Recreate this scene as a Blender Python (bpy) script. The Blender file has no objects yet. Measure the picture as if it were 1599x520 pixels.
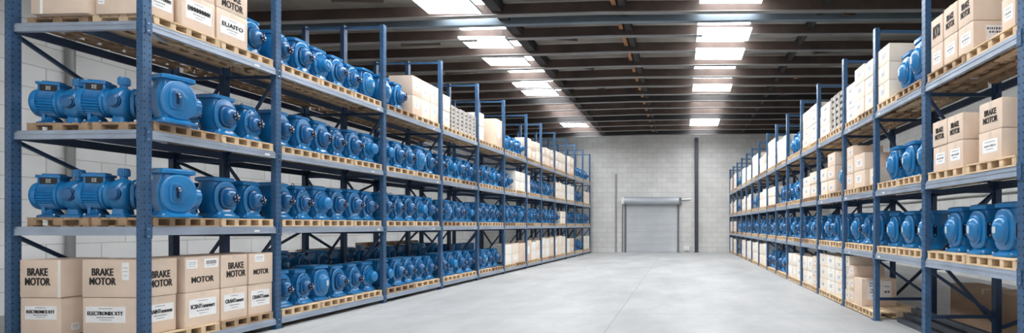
import bpy, bmesh, math, random
from mathutils import Vector, Matrix
random.seed(7)
PI = math.pi
scene = bpy.context.scene
COL = scene.collection
F, CX, CY, EYE = 720.0, 1065.0, 352.0, 2.0      # focal length in pixels, principal point, eye height

# ------------------------------------------------------------------ materials
def new_mat(name, color, rough=0.5, metal=0.0, noise=0.0, nscale=6.0, bump=0.0, bscale=40.0, coat=0.0, spec=0.5):
    m = bpy.data.materials.new(name); m.use_nodes = True
    nt = m.node_tree; b = nt.nodes['Principled BSDF']
    b.inputs['Base Color'].default_value = (*color, 1)
    b.inputs['Roughness'].default_value = rough
    b.inputs['Metallic'].default_value = metal
    b.inputs['Specular IOR Level'].default_value = spec
    if coat: b.inputs['Coat Weight'].default_value = coat; b.inputs['Coat Roughness'].default_value = 0.15
    tc = nt.nodes.new('ShaderNodeTexCoord')
    if noise:
        n = nt.nodes.new('ShaderNodeTexNoise'); n.inputs['Scale'].default_value = nscale; n.inputs['Detail'].default_value = 5
        nt.links.new(tc.outputs['Object'], n.inputs['Vector'])
        r = nt.nodes.new('ShaderNodeValToRGB')
        r.color_ramp.elements[0].position = 0.3; r.color_ramp.elements[1].position = 0.7
        r.color_ramp.elements[0].color = (*[c*(1-noise) for c in color], 1)
        r.color_ramp.elements[1].color = (*[min(1, c*(1+noise)) for c in color], 1)
        nt.links.new(n.outputs['Fac'], r.inputs['Fac']); nt.links.new(r.outputs['Color'], b.inputs['Base Color'])
    if bump:
        n2 = nt.nodes.new('ShaderNodeTexNoise'); n2.inputs['Scale'].default_value = bscale; n2.inputs['Detail'].default_value = 3
        nt.links.new(tc.outputs['Object'], n2.inputs['Vector'])
        bp = nt.nodes.new('ShaderNodeBump'); bp.inputs['Strength'].default_value = bump; bp.inputs['Distance'].default_value = 0.01
        nt.links.new(n2.outputs['Fac'], bp.inputs['Height']); nt.links.new(bp.outputs['Normal'], b.inputs['Normal'])
    return m

def emit_mat(name, color, strength):
    m = bpy.data.materials.new(name); m.use_nodes = True
    b = m.node_tree.nodes['Principled BSDF']
    b.inputs['Base Color'].default_value = (*color, 1)
    b.inputs['Emission Color'].default_value = (*color, 1); b.inputs['Emission Strength'].default_value = strength
    return m

M = {}
M['pump'] = new_mat('pump_blue', (0.010, 0.165, 0.405), 0.25, 0.0, 0.10, 5, 0.06, 60, 0.35)
M['pump_deep'] = new_mat('pump_deep_blue', (0.007, 0.100, 0.265), 0.26, 0.0, 0.12, 6, 0.06, 60, 0.3)
M['hub'] = new_mat('hub_dark', (0.010, 0.022, 0.06), 0.28, 0.4)
M['steel'] = new_mat('bolt_steel', (0.55, 0.57, 0.60), 0.3, 0.9)
M['plate_black'] = new_mat('nameplate_black', (0.008, 0.008, 0.010), 0.4)
M['plate_white'] = new_mat('nameplate_pale', (0.52, 0.55, 0.50), 0.5)
M['post'] = new_mat('rack_post_blue', (0.038, 0.095, 0.190), 0.34, 0.15, 0.18, 3, 0.05, 30)
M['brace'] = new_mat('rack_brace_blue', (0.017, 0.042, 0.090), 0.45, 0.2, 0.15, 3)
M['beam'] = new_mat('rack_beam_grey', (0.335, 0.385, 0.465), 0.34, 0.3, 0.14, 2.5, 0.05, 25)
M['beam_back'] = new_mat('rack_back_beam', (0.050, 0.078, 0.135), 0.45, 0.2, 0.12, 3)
M['hole'] = new_mat('punched_hole', (0.010, 0.013, 0.02), 0.8)
M['tag'] = new_mat('white_sticker', (0.80, 0.80, 0.79), 0.55)
M['paper'] = new_mat('label_paper', (0.82, 0.81, 0.80), 0.6, 0, 0.04, 9)
M['ink'] = new_mat('print_ink', (0.012, 0.011, 0.011), 0.6)
M['ink_grey'] = new_mat('small_print_ink', (0.10, 0.10, 0.11), 0.6)
M['card'] = new_mat('cardboard', (0.70, 0.55, 0.435), 0.75, 0, 0.07, 3.0, 0.05, 18)
M['card_dark'] = new_mat('cardboard_brown', (0.43, 0.295, 0.195), 0.78, 0, 0.08, 3.0, 0.05, 18)
M['card_lit'] = new_mat('cardboard_lit', (0.79, 0.685, 0.575), 0.72, 0, 0.06, 3.0, 0.04, 18)  # tan cardboard lightened, strong light on the cartons painted into the colour
M['card_white'] = new_mat('cardboard_white', (0.80, 0.765, 0.70), 0.7, 0, 0.05, 3.0, 0.04, 18)
M['tape'] = new_mat('packing_tape', (0.62, 0.53, 0.42), 0.3, 0, 0.05, 6)
M['tape_white'] = new_mat('clear_tape', (0.80, 0.76, 0.70), 0.25)
M['crate'] = new_mat('crate_grey', (0.44, 0.41, 0.38), 0.8, 0, 0.2, 5)
M['crate_dark'] = new_mat('crate_gap', (0.10, 0.085, 0.07), 0.8)
M['wood'] = new_mat('pallet_wood', (0.64, 0.475, 0.305), 0.75, 0, 0.22, 4.0, 0.15, 30)
M['wood_b'] = new_mat('pallet_wood_brown', (0.40, 0.27, 0.165), 0.8, 0, 0.25, 4.0, 0.15, 30)
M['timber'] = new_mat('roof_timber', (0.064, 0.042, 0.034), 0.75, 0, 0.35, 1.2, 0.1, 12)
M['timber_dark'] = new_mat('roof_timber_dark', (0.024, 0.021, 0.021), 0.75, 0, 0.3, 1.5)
M['timber_red'] = new_mat('roof_strut_orange', (0.36, 0.17, 0.075), 0.7, 0, 0.2, 3)
M['girder'] = new_mat('roof_girder', (0.150, 0.190, 0.225), 0.5, 0.3, 0.12, 1)
M['flange_glint'] = new_mat('beam_flange_glint', (0.22, 0.215, 0.21), 0.45, 0.3)  # pale bottom plate added to draw light reflected along the beam edge
M['dark_steel'] = new_mat('dark_column', (0.045, 0.050, 0.058), 0.5, 0.3, 0.15, 2)
M['door'] = new_mat('roller_slat', (0.47, 0.485, 0.51), 0.4, 0.35, 0.05, 1)
M['door_hood'] = new_mat('roller_hood', (0.42, 0.45, 0.48), 0.35, 0.5)
M['rail'] = new_mat('door_rail', (0.14, 0.15, 0.16), 0.45, 0.4)
M['pipe'] = new_mat('conduit_grey', (0.28, 0.28, 0.28), 0.5, 0.3)
M['pipe_white'] = new_mat('conduit_pale', (0.70, 0.70, 0.69), 0.5)
M['sky'] = emit_mat('skylight_pane', (0.95, 0.98, 1.0), 14.0)
M['lamp'] = emit_mat('ceiling_light_pane', (0.96, 0.98, 1.0), 28.0)
M['lamp_frame'] = new_mat('lamp_frame', (0.6, 0.6, 0.6), 0.5)
M['rail_spare'] = new_mat('spare_rail', (0.075, 0.085, 0.10), 0.5, 0.3, 0.2, 2)
M['rubber'] = new_mat('seal', (0.02, 0.02, 0.02), 0.7)

def wall_mat(name, axis, base):
    m = bpy.data.materials.new(name); m.use_nodes = True
    nt = m.node_tree; L = nt.links; b = nt.nodes['Principled BSDF']; b.inputs['Roughness'].default_value = 1.12
    g = nt.nodes.new('ShaderNodeNewGeometry'); s = nt.nodes.new('ShaderNodeSeparateXYZ'); c = nt.nodes.new('ShaderNodeCombineXYZ')
    L.new(g.outputs['Position'], s.inputs[0]); L.new(s.outputs[axis], c.inputs['X']); L.new(s.outputs['Z'], c.inputs['Y'])
    br = nt.nodes.new('ShaderNodeTexBrick'); L.new(c.outputs[0], br.inputs['Vector'])
    k = 1.0 if axis == 'X' else 1.4
    br.inputs['Scale'].default_value = 1.0; br.inputs['Brick Width'].default_value = 0.74*k; br.inputs['Row Height'].default_value = 0.37*k
    br.inputs['Mortar Size'].default_value = 0.012; br.inputs['Mortar Smooth'].default_value = 0.2; br.inputs['Bias'].default_value = -0.2
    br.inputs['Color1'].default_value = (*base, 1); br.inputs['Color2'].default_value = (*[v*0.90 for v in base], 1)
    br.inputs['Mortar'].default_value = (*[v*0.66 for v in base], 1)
    n = nt.nodes.new('ShaderNodeTexNoise'); n.inputs['Scale'].default_value = 1.1; n.inputs['Detail'].default_value = 6
    L.new(g.outputs['Position'], n.inputs['Vector'])
    mx = nt.nodes.new('ShaderNodeMix'); mx.data_type = 'RGBA'; mx.blend_type = 'MULTIPLY'; mx.inputs['Factor'].default_value = 0.35
    rp = nt.nodes.new('ShaderNodeValToRGB'); rp.color_ramp.elements[0].position = 0.35; rp.color_ramp.elements[0].color = (0.72, 0.72, 0.72, 1)
    rp.color_ramp.elements[1].position = 0.62
    L.new(n.outputs['Fac'], rp.inputs['Fac']); L.new(br.outputs['Color'], mx.inputs['A']); L.new(rp.outputs['Color'], mx.inputs['B'])
    L.new(mx.outputs['Result'], b.inputs['Base Color'])
    bp = nt.nodes.new('ShaderNodeBump'); bp.inputs['Strength'].default_value = 0.5; bp.inputs['Distance'].default_value = 0.01; bp.invert = True
    L.new(br.outputs['Fac'], bp.inputs['Height']); L.new(bp.outputs['Normal'], b.inputs['Normal'])
    return m
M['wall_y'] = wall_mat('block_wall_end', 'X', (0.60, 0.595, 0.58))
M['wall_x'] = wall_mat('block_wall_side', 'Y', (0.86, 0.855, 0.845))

def floor_mat():
    m = bpy.data.materials.new('concrete_floor'); m.use_nodes = True
    nt = m.node_tree; L = nt.links; b = nt.nodes['Principled BSDF']
    b.inputs['Roughness'].default_value = 0.5; b.inputs['Specular IOR Level'].default_value = 0.35
    g = nt.nodes.new('ShaderNodeNewGeometry')
    mp = nt.nodes.new('ShaderNodeMapping'); mp.inputs['Scale'].default_value = (0.5, 0.28, 1)
    L.new(g.outputs['Position'], mp.inputs['Vector'])
    n = nt.nodes.new('ShaderNodeTexNoise'); n.inputs['Scale'].default_value = 1.2; n.inputs['Detail'].default_value = 8; n.inputs['Roughness'].default_value = 0.65
    L.new(mp.outputs[0], n.inputs['Vector'])
    r = nt.nodes.new('ShaderNodeValToRGB')
    r.color_ramp.elements[0].position = 0.32; r.color_ramp.elements[0].color = (0.285, 0.288, 0.290, 1)
    r.color_ramp.elements[1].position = 0.66; r.color_ramp.elements[1].color = (0.41, 0.415, 0.418, 1)
    L.new(n.outputs['Fac'], r.inputs['Fac'])
    s = nt.nodes.new('ShaderNodeSeparateXYZ'); L.new(g.outputs['Position'], s.inputs[0])
    def line(sock, off, period):
        a = nt.nodes.new('ShaderNodeMath'); a.operation = 'ADD'; a.inputs[1].default_value = off; L.new(sock, a.inputs[0])
        p = nt.nodes.new('ShaderNodeMath'); p.operation = 'PINGPONG'; p.inputs[1].default_value = period; L.new(a.outputs[0], p.inputs[0])
        q = nt.nodes.new('ShaderNodeMath'); q.operation = 'LESS_THAN'; q.inputs[1].default_value = 0.010; L.new(p.outputs[0], q.inputs[0])
        return q.outputs[0]
    mxm = nt.nodes.new('ShaderNodeMath'); mxm.operation = 'MAXIMUM'
    L.new(line(s.outputs['X'], 1.45, 2.9), mxm.inputs[0]); L.new(line(s.outputs['Y'], 1.6, 3.0), mxm.inputs[1])
    mx = nt.nodes.new('ShaderNodeMix'); mx.data_type = 'RGBA'; mx.inputs['B'].default_value = (0.19, 0.19, 0.19, 1)
    sc = nt.nodes.new('ShaderNodeMath'); sc.operation = 'MULTIPLY'; sc.inputs[1].default_value = 0.75; L.new(mxm.outputs[0], sc.inputs[0])
    L.new(sc.outputs[0], mx.inputs['Factor']); L.new(r.outputs['Color'], mx.inputs['A']); L.new(mx.outputs['Result'], b.inputs['Base Color'])
    return m
M['floor'] = floor_mat()
M['roof'] = new_mat('roof_board', (0.36, 0.335, 0.30), 0.8, 0, 0.35, 0.5)

# ------------------------------------------------------------------ mesh helpers
def B(): return bmesh.new()
def box(bm, lo, hi, mi=0, mat=None, bev=0.0):
    vs = [bm.verts.new((x, y, z)) for x in (lo[0], hi[0]) for y in (lo[1], hi[1]) for z in (lo[2], hi[2])]
    fs = []
    for q in ((0,1,3,2), (4,6,7,5), (0,4,5,1), (2,3,7,6), (0,2,6,4), (1,5,7,3)):
        f = bm.faces.new([vs[i] for i in q]); f.material_index = mi; fs.append(f)
    if mat is not None:
        for v in vs: v.co = mat @ v.co
    if bev:
        es = list({e for f in fs for e in f.edges})
        r = bmesh.ops.bevel(bm, geom=es, offset=bev, segments=2, affect='EDGES', profile=0.6)
        for f in r['faces']: f.material_index = mi
def ring(axis, pos, ru, rv, n, cu, cv, seg, fin=0.0):
    out = []
    for i in range(seg):
        t = 2*PI*(i+0.5)/seg; c, s = math.cos(t), math.sin(t)
        e = 2.0/n
        k = 1.0 + (fin if (i % 2) else 0.0)
        u = cu + k*ru*math.copysign(abs(c)**e, c); v = cv + k*rv*math.copysign(abs(s)**e, s)
        out.append({'x': (pos, u, v), 'y': (v, pos, u), 'z': (u, v, pos)}[axis])
    return out
def loft(bm, axis, secs, seg=24, mi=0, cap=True):
    """secs: (pos, ru, rv, n, cu, cv[, fin])"""
    prev = first = None
    for s in secs:
        fin = s[6] if len(s) > 6 else 0.0
        r = [bm.verts.new(p) for p in ring(axis, s[0], s[1], s[2], s[3], s[4], s[5], seg, fin)]
        if prev:
            for i in range(seg):
                f = bm.faces.new((prev[i], prev[(i+1) % seg], r[(i+1) % seg], r[i])); f.material_index = mi
        else: first = r
        prev = r
    if cap:
        bm.faces.new(list(reversed(first))).material_index = mi; bm.faces.new(prev).material_index = mi
def cyl(bm, axis, p0, p1, r, cu, cv, seg=16, mi=0, bev=0.006):
    loft(bm, axis, [(p0, r, r, 2, cu, cv), (p1-bev if p1 > p0 else p1+bev, r, r, 2, cu, cv), (p1, r-bev, r-bev, 2, cu, cv)], seg, mi)
def bar(bm, a, b, w, h, mi=0, up=Vector((0, 0, 1))):
    a = Vector(a); b = Vector(b); d = b-a; L = d.length; d.normalize()
    s = d.cross(up)
    if s.length < 1e-4: s = d.cross(Vector((1, 0, 0)))
    s.normalize(); u = s.cross(d).normalized()
    mt = Matrix(((d.x, s.x, u.x, a.x), (d.y, s.y, u.y, a.y), (d.z, s.z, u.z, a.z), (0, 0, 0, 1)))
    box(bm, (0, -w/2, -h/2), (L, w/2, h/2), mi, mt)
def tube(bm, pts, r, seg=10, mi=0):
    prev = None; n = len(pts); first = None
    for k, p in enumerate(pts):
        p = Vector(p); d = (Vector(pts[min(k+1, n-1)])-Vector(pts[max(k-1, 0)])).normalized()
        a = d.cross(Vector((0.3, 0.9, 0.13))).normalized(); b_ = d.cross(a)
        rr = [bm.verts.new(p + r*(math.cos(2*PI*i/seg)*a + math.sin(2*PI*i/seg)*b_)) for i in range(seg)]
        if prev:
            for i in range(seg): bm.faces.new((prev[i], prev[(i+1) % seg], rr[(i+1) % seg], rr[i])).material_index = mi
        else: first = rr
        prev = rr
    bm.faces.new(list(reversed(first))).material_index = mi; bm.faces.new(prev).material_index = mi
def mesh(name, bm, mats, smooth=True, ang=38):
    bmesh.ops.recalc_face_normals(bm, faces=bm.faces[:])
    me = bpy.data.meshes.new(name); bm.to_mesh(me); bm.free()
    for m in (mats if isinstance(mats, (list, tuple)) else [mats]): me.materials.append(M[m])
    if smooth:
        me.shade_smooth(); me.set_sharp_from_angle(angle=math.radians(ang))
    return me
def link(name, data, parent=None, loc=None, rot=None):
    o = bpy.data.objects.new(name, data); COL.objects.link(o)
    if parent is not None: o.parent = parent
    if loc is not None: o.location = loc
    if rot is not None: o.rotation_euler = rot
    return o
LABELS = set()
def tag(o, label, cat, group=None):
    assert label not in LABELS, label
    LABELS.add(label)
    if not 4 <= len(label.replace(',', ' ').split()) <= 16: print('LABEL LENGTH', label)
    o['label'] = label; o['category'] = cat
    if group: o['group'] = group
def structure(name, me, parent=None):
    o = link(name, me, parent)
    if parent is None: o['kind'] = 'structure'
    return o
ORD = 'first second third fourth fifth sixth seventh eighth ninth tenth eleventh twelfth thirteenth fourteenth fifteenth sixteenth'.split()

def copy_tree(src, loc, rz, scale=1.0):
    """copy a thing with its parts and sub-parts"""
    r = src.copy(); COL.objects.link(r); r.location = loc; r.rotation_euler = (0, 0, rz)
    r.scale = scale if isinstance(scale, (tuple, list)) else (scale,)*3
    for ch in KIDS.get(src.name, ()):
        c = ch.copy(); COL.objects.link(c); c.parent = r
        for g in KIDS.get(ch.name, ()):
            d = g.copy(); COL.objects.link(d); d.parent = c
    return r
KIDS = {}
# ------------------------------------------------------------------ racks: geometry of the two runs
class Rack: pass
def make_rack(side, x0, dx, posts, levels, top, depth, mids):
    r = Rack(); r.side = side; r.x0 = x0; r.dx = dx; r.Y = posts; r.lev = levels; r.top = top; r.depth = depth; r.mids = mids
    n = Vector((1, -dx, 0)).normalized()            # right-hand normal
    r.inn = -n if side == 'left' else n
    r.run = Vector((dx, 1, 0)).normalized()
    f = -r.inn; r.ang = math.atan2(f.y, f.x)
    return r
def pos(r, Y, d, z): return Vector((r.x0 + r.dx*Y, Y, z)) + r.inn*d
LX = 5940.0
def LY(x): return LX/(1100.0-x)
def RY(x): return 3074.0/(x-1049.0)
LEFT = make_rack('left', -8.25, 0.0486, [LY(x) for x in (230, 435, 601, 690, 747, 788, 823, 846, 867, 885, 898, 911, 922)],
                 [0.21, 1.98, 3.42, 5.03], 7.17, 2.18, 1.05)
RIGHT = make_rack('right', 4.27, -0.0222, [RY(x) for x in (1594, 1442, 1365, 1316, 1276, 1250, 1228, 1211, 1197, 1184, 1173, 1164.5, 1157, 1150, 1144, 1139)],
                  [0.02, 1.435, 2.74, 4.38], 6.15, 1.30, None)
PT = 0.1425                                           # height of a loaded pallet surface above its beam

def oriented(r, Y, d, z):
    o = pos(r, Y, d, z)
    R = Matrix((( -r.inn.x, r.run.x, 0, o.x), (-r.inn.y, r.run.y, 0, o.y), (0, 0, 1, o.z), (0, 0, 0, 1)))
    return R          # local x: towards the aisle, local y: along the run

def build_rack(r, label):
    root = link('pallet_rack', None, None, pos(r, r.Y[0], 0, 0)); tag(root, label, 'rack'); org = root.location.copy()
    def put(name, bm, mats, parent=root, smooth=False):
        bmesh.ops.translate(bm, verts=bm.verts[:], vec=-org)
        return link(name, mesh(name, bm, mats, smooth), parent)
    for i, Y in enumerate(r.Y):
        ds = [0.0, r.depth-0.09]
        if r.mids and i > 0: ds.insert(1, r.mids)
        for j, d in enumerate(ds):
            bm = B(); mt = oriented(r, Y, d, 0)
            w = 0.055; T = 0.10
            # open channel section: web with two flanges and lips
            box(bm, (-0.012, -w, 0), (0, w, r.top), 0, mt)
            box(bm, (-T, -w, 0), (-0.012, -w+0.008, r.top), 0, mt)
            box(bm, (-T, w-0.008, 0), (-0.012, w, r.top), 0, mt)
            box(bm, (-T, -w+0.008, 0), (-T+0.006, -w+0.03, r.top), 0, mt); box(bm, (-T, w-0.03, 0), (-T+0.006, w-0.008, r.top), 0, mt)
            if (j == 0 and Y < 17) or Y < 7.2:
                z = 0.12; st = 0.10 if Y < 9.5 else 0.15
                while z < r.top-0.05:
                    for yy in (-0.036, 0.030):
                        box(bm, (-0.002, yy-0.006, z), (0.0012, yy+0.006, z+0.026), 1, mt)
                    for sgn in ((-1,) if Y < 12 else ()):
                        box(bm, (-0.030, sgn*(w+0.0012)-0.002, z), (-0.021, sgn*(w+0.0012)+0.002, z+0.014), 1, mt)
                        box(bm, (-0.078, sgn*(w+0.0012)-0.002, z+.05), (-0.069, sgn*(w+0.0012)+0.002, z+0.064), 1, mt)
                    z += st
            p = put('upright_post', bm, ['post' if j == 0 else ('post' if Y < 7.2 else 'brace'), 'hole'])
            if Y < 16 and j == 0:
                bm = B(); box(bm, (-0.13, -0.085, 0), (0.03, 0.085, 0.010), 0, mt); cyl(bm, 'z', 0.0, 0.001, 0.001, 0, 0, 6)
                bm.free(); bm = B(); box(bm, (-0.13, -0.085, 0), (0.03, 0.085, 0.010), 0, mt)
                f = put('foot_plate', bm, 'post', None); f.parent = p
        # bracing between the posts of one frame, section by section
        cuts = [0.05] + ([r.mids+0.05] if (r.mids and i > 0) else []) + [r.depth-0.05]
        hs = [0.45] + [z-0.16 for z in r.lev[1:]] + [r.top-0.06]
        for q, (a, b) in enumerate(zip(cuts[:-1], cuts[1:])):
            bm = B()
            if i == 0 and r.side == 'left':
                bar(bm, pos(r, Y, a, r.top-0.06), pos(r, Y, b, r.top-0.06), 0.035, 0.06); put('top_tie', bm, 'post'); continue
            for h in hs[:-1]: bar(bm, pos(r, Y, a, h), pos(r, Y, b, h), 0.035, 0.06)
            zs = hs[:-1]
            for k, (z0, z1) in enumerate(zip(zs[:-1], zs[1:])):
                if k % 2: bar(bm, pos(r, Y, a, z0), pos(r, Y, b, z1), 0.03, 0.05)
                else: bar(bm, pos(r, Y, b, z0), pos(r, Y, a, z1), 0.03, 0.05)
            put('frame_bracing', bm, 'brace')
        if not (i == 0 and r.side == 'left'):
            bm = B(); bar(bm, pos(r, Y, 0.05, r.top-0.06), pos(r, Y, r.depth-0.05, r.top-0.06), 0.035, 0.06); put('top_tie', bm, 'post')
    first_beam = 0
    for i in range(len(r.Y)-1):
        Y0, Y1 = r.Y[i]+0.055, r.Y[i+1]-0.055
        L = (pos(r, Y1, 0, 0)-pos(r, Y0, 0, 0)).length
        for k, z in enumerate(r.lev):
            if r.side == 'right' and k == 0: continue
            h = 0.13 if k else 0.12
            bm = B(); mt = oriented(r, Y0, 0.0, z)
            # stepped box beam: body, upper ledge, groove
            box(bm, (-0.055, 0, -h), (0.000, L, -0.035), 0, mt)
            box(bm, (-0.055, 0, -0.035), (-0.012, L, 0.0), 0, mt)
            box(bm, (0.000, 0, -h), (0.006, L, -h+0.022), 0, mt)
            box(bm, (0.000, 0, -0.058), (0.006, L, -0.035), 0, mt)
            be = put('load_beam', bm, 'beam')
            if r.Y[i] < 19:
                for yy in (0, L):
                    bm = B(); s = 1 if yy == 0 else -1
                    box(bm, (0.006, min(yy-s*0.075, yy), -h-0.05), (0.012, max(yy-s*0.075, yy), 0.03), 0, mt)
                    for zz in (-h-0.02, -0.04): box(bm, (0.012, yy-s*0.05-0.008, zz), (0.018, yy-s*0.05+0.008, zz+0.016), 1, mt)
                    c = put('beam_connector', bm, ['post', 'steel'], None); c.parent = be
            if (i < 4 and k) and not (r.side == 'right' and i == 0):
                bm = B(); yy = L-0.18-0.2*((i+k) % 2); box(bm, (0.006, yy-0.05, -0.098), (0.0075, yy+0.05, -0.063), 0, mt)
                c = put('location_sticker', bm, 'tag', None); c.parent = be; c['label'] = 'small white sticker'
            if k == 0 and i > 4: continue
            bm = B(); mt = oriented(r, Y0, r.depth-0.05, z); box(bm, (-0.04, 0, -h), (0.0, L, 0.0), 0, mt)
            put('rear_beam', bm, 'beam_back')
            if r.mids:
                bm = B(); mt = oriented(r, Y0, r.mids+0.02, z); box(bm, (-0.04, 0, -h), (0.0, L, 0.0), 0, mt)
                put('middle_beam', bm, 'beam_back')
        # bracing on the back plane
        if i < 7:
            for k in range(len(r.lev)-1):
                bm = B(); za, zb = r.lev[k+1]-0.14, r.lev[k]+0.25
                if (i+k) % 2 == 0 or i == 0: bar(bm, pos(r, Y0, r.depth+0.015, za), pos(r, Y1, r.depth+0.015, zb), 0.05, 0.05)
                else: bar(bm, pos(r, Y1, r.depth+0.015, za), pos(r, Y0, r.depth+0.015, zb), 0.05, 0.05)
                put('back_brace', bm, 'brace')
    if r.side == 'left':          # beams closing the near end
        Y = r.Y[0]
        for k, z in enumerate(r.lev):
            a = pos(r, Y, 0.10, 0); L = r.depth-0.19; h = 0.13
            R = Matrix(((r.inn.x, -r.run.x, 0, a.x), (r.inn.y, -r.run.y, 0, a.y), (0, 0, 1, z), (0, 0, 0, 1)))
            bm = B()
            box(bm, (0, -0.02, -h), (L, 0.03, -0.035), 0, R); box(bm, (0, -0.02, -0.035), (L, 0.018, 0), 0, R)
            box(bm, (0, 0.03, -h), (L, 0.036, -h+0.022), 0, R); box(bm, (0, 0.03, -0.058), (L, 0.036, -0.035), 0, R)
            be = put('end_beam', bm, 'beam')
            for xx in (0.0, L):
                bm = B(); box(bm, (xx-0.02, 0.0365, -h-0.03), (xx+0.02, 0.042, 0.02), 0, R)
                c = put('beam_connector', bm, 'post', None); c.parent = be
            if k:
                bm = B(); bar(bm, pos(r, Y+0.06, 0.10, z-0.09), pos(r, Y+0.55, 0.40, z-0.09), 0.05, 0.04)
                put('knee_brace', bm, 'beam')
    return root

# ------------------------------------------------------------------ pumps (local +x = shaft end, origin at the base)
def proto(name, parts):
    """parts: [(name, bmesh, mats, [(subname, bmesh, mats), ...]), ...]  -> template root (not linked to the scene), joined mesh"""
    root = bpy.data.objects.new(name, None); kids = []
    jb = B(); jm = []
    def add(bm, mats):
        base = []
        for m in mats:
            if m not in jm: jm.append(m)
            base.append(jm.index(m))
        tmp = bpy.data.meshes.new('t'); bm.to_mesh(tmp)
        n0 = len(jb.faces); jb.from_mesh(tmp); jb.faces.ensure_lookup_table()
        for f in jb.faces[n0:]: f.material_index = base[f.material_index]
        bpy.data.meshes.remove(tmp)
    for nm, bm, mats, subs in parts:
        mats = mats if isinstance(mats, list) else [mats]
        bmesh.ops.recalc_face_normals(bm, faces=bm.faces[:]); add(bm, mats)
        o = bpy.data.objects.new(nm, mesh(nm, bm, mats)); o.parent = root; kids.append(o); sk = []
        for sn, sb, sm in subs:
            sm = sm if isinstance(sm, list) else [sm]
            bmesh.ops.recalc_face_normals(sb, faces=sb.faces[:]); add(sb, sm)
            s = bpy.data.objects.new(sn, mesh(sn, sb, sm)); s.parent = o; sk.append(s)
        KIDS[o.name] = sk
    KIDS[root.name] = kids
    jmesh = mesh(name, jb, jm)
    return root, jmesh

def p_foot(x=0.05, rx=0.25, ry=0.215):
    bm = B()
    loft(bm, 'z', [(0, rx, ry, 7, x, 0), (0.028, rx, ry, 7, x, 0), (0.034, rx-0.012, ry-0.012, 7, x, 0), (0.05, rx-0.05, ry-0.04, 5, x, 0), (0.12, rx-0.10, ry-0.075, 4, x, 0)], 28)
    return bm
def p_bolts(x=0.05, rx=0.25, ry=0.215):
    bm = B()
    for sx in (-1, 1):
        for sy in (-1, 1): cyl(bm, 'z', 0.03, 0.052, 0.014, x+sx*(rx-0.035), sy*(ry-0.03), 6, 0, 0.003)
    return bm
def p_casing(w=0.215, h=0.0, x=0.05, nk=0.0):
    bm = B()
    loft(bm, 'z', [(0.05, .165, .155, 3.2, x, 0), (0.11, .180, .165, 3.2, x, 0), (0.20, .215, w-.012, 3, x, 0), (0.33, .232, w, 2.8, x, 0), (0.44, .220, w-.010, 3.2, x, 0),
                   (0.51+h, .185-nk, .172-nk, 4, x, 0), (0.575+h, .172-nk, .160-nk, 5, x, 0)], 36)
    return bm
def p_lid(h=0.0, x=0.05, rx=0.205, ry=0.190):
    bm = B(); z = 0.572+h
    loft(bm, 'z', [(z, rx-.03, ry-.03, 7, x, 0), (z+.012, rx, ry, 9, x, 0), (z+.058, rx, ry, 9, x, 0), (z+.068, rx-.010, ry-.010, 9, x, 0), (z+.078, rx-.035, ry-.035, 5, x, 0), (z+.080, rx-.05, ry-.05, 5, x, 0)], 32)
    return bm
def p_flange(x0=0.21, ry=0.19, rz=0.245, zc=0.32, n=2.7):
    bm = B()
    loft(bm, 'x', [(x0, ry-.02, rz-.02, n, 0, zc), (x0+.025, ry, rz, n, 0, zc), (x0+.06, ry, rz, n, 0, zc), (x0+.075, ry-.012, rz-.012, n, 0, zc), (x0+.08, ry-.03, rz-.03, n, 0, zc)], 36)
    return bm
def p_fbolts(x=0.285, ry=0.165, rz=0.215, zc=0.32, n=8):
    bm = B()
    for k in range(n):
        t = 2*PI*(k+.5)/n; cyl(bm, 'x', x, x+0.02, 0.011, ry*math.cos(t), zc+rz*math.sin(t), 6, 0, 0.003)
    return bm
def p_gasket(x=.287, r=.165, zc=.32, s=1.25):
    bm = B(); loft(bm, 'x', [(x-.02, r, r*s, 2.5, 0, zc), (x+.006, r, r*s, 2.5, 0, zc), (x+.008, r-.01, r*s-.01, 2.5, 0, zc)], 28); return bm
def p_toe(x=.235, ry=.20):
    bm = B(); loft(bm, 'z', [(0, .115, ry, 5, x, 0), (.03, .115, ry, 5, x, 0), (.05, .085, ry*.9, 4, x, 0), (.12, .05, ry*.62, 3, x, 0), (.22, .035, ry*.5, 3, x, 0)], 24); return bm
def p_cover(x=0.28, r=0.14, zc=0.32, out=0.13, s=1.2):
    bm = B()
    loft(bm, 'x', [(x, r, r*s, 2.6, 0, zc), (x+.035, r, r*s, 2.6, 0, zc), (x+.042, r-.022, r*s-.022, 2.5, 0, zc), (x+.042+out*.45, r*.80, r*.80*s, 2.3, 0, zc), (x+.042+out*.8, r*.55, r*.55*s, 2, 0, zc), (x+.042+out, r*.36, r*.36, 2, 0, zc)], 28)
    return bm
def p_hub(x=0.44, zc=0.32, r=0.055):
    bm = B()
    cyl(bm, 'x', x, x+.03, r, 0, zc, 20, 0); cyl(bm, 'x', x+.03, x+.055, r*.62, 0, zc, 16, 0)
    box(bm, (x+.02, -.012, zc-.085), (x+.042, .012, zc+.085), 0, None, .004)
    for k in range(5):
        t = 2*PI*k/5+.3; cyl(bm, 'x', x+.028, x+.044, .010, r*.78*math.cos(t), zc+r*.78*math.sin(t), 6, 1, .002)
    cyl(bm, 'x', x+.05, x+.068, .016, 0, zc, 10, 1, .003)
    return bm
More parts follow.
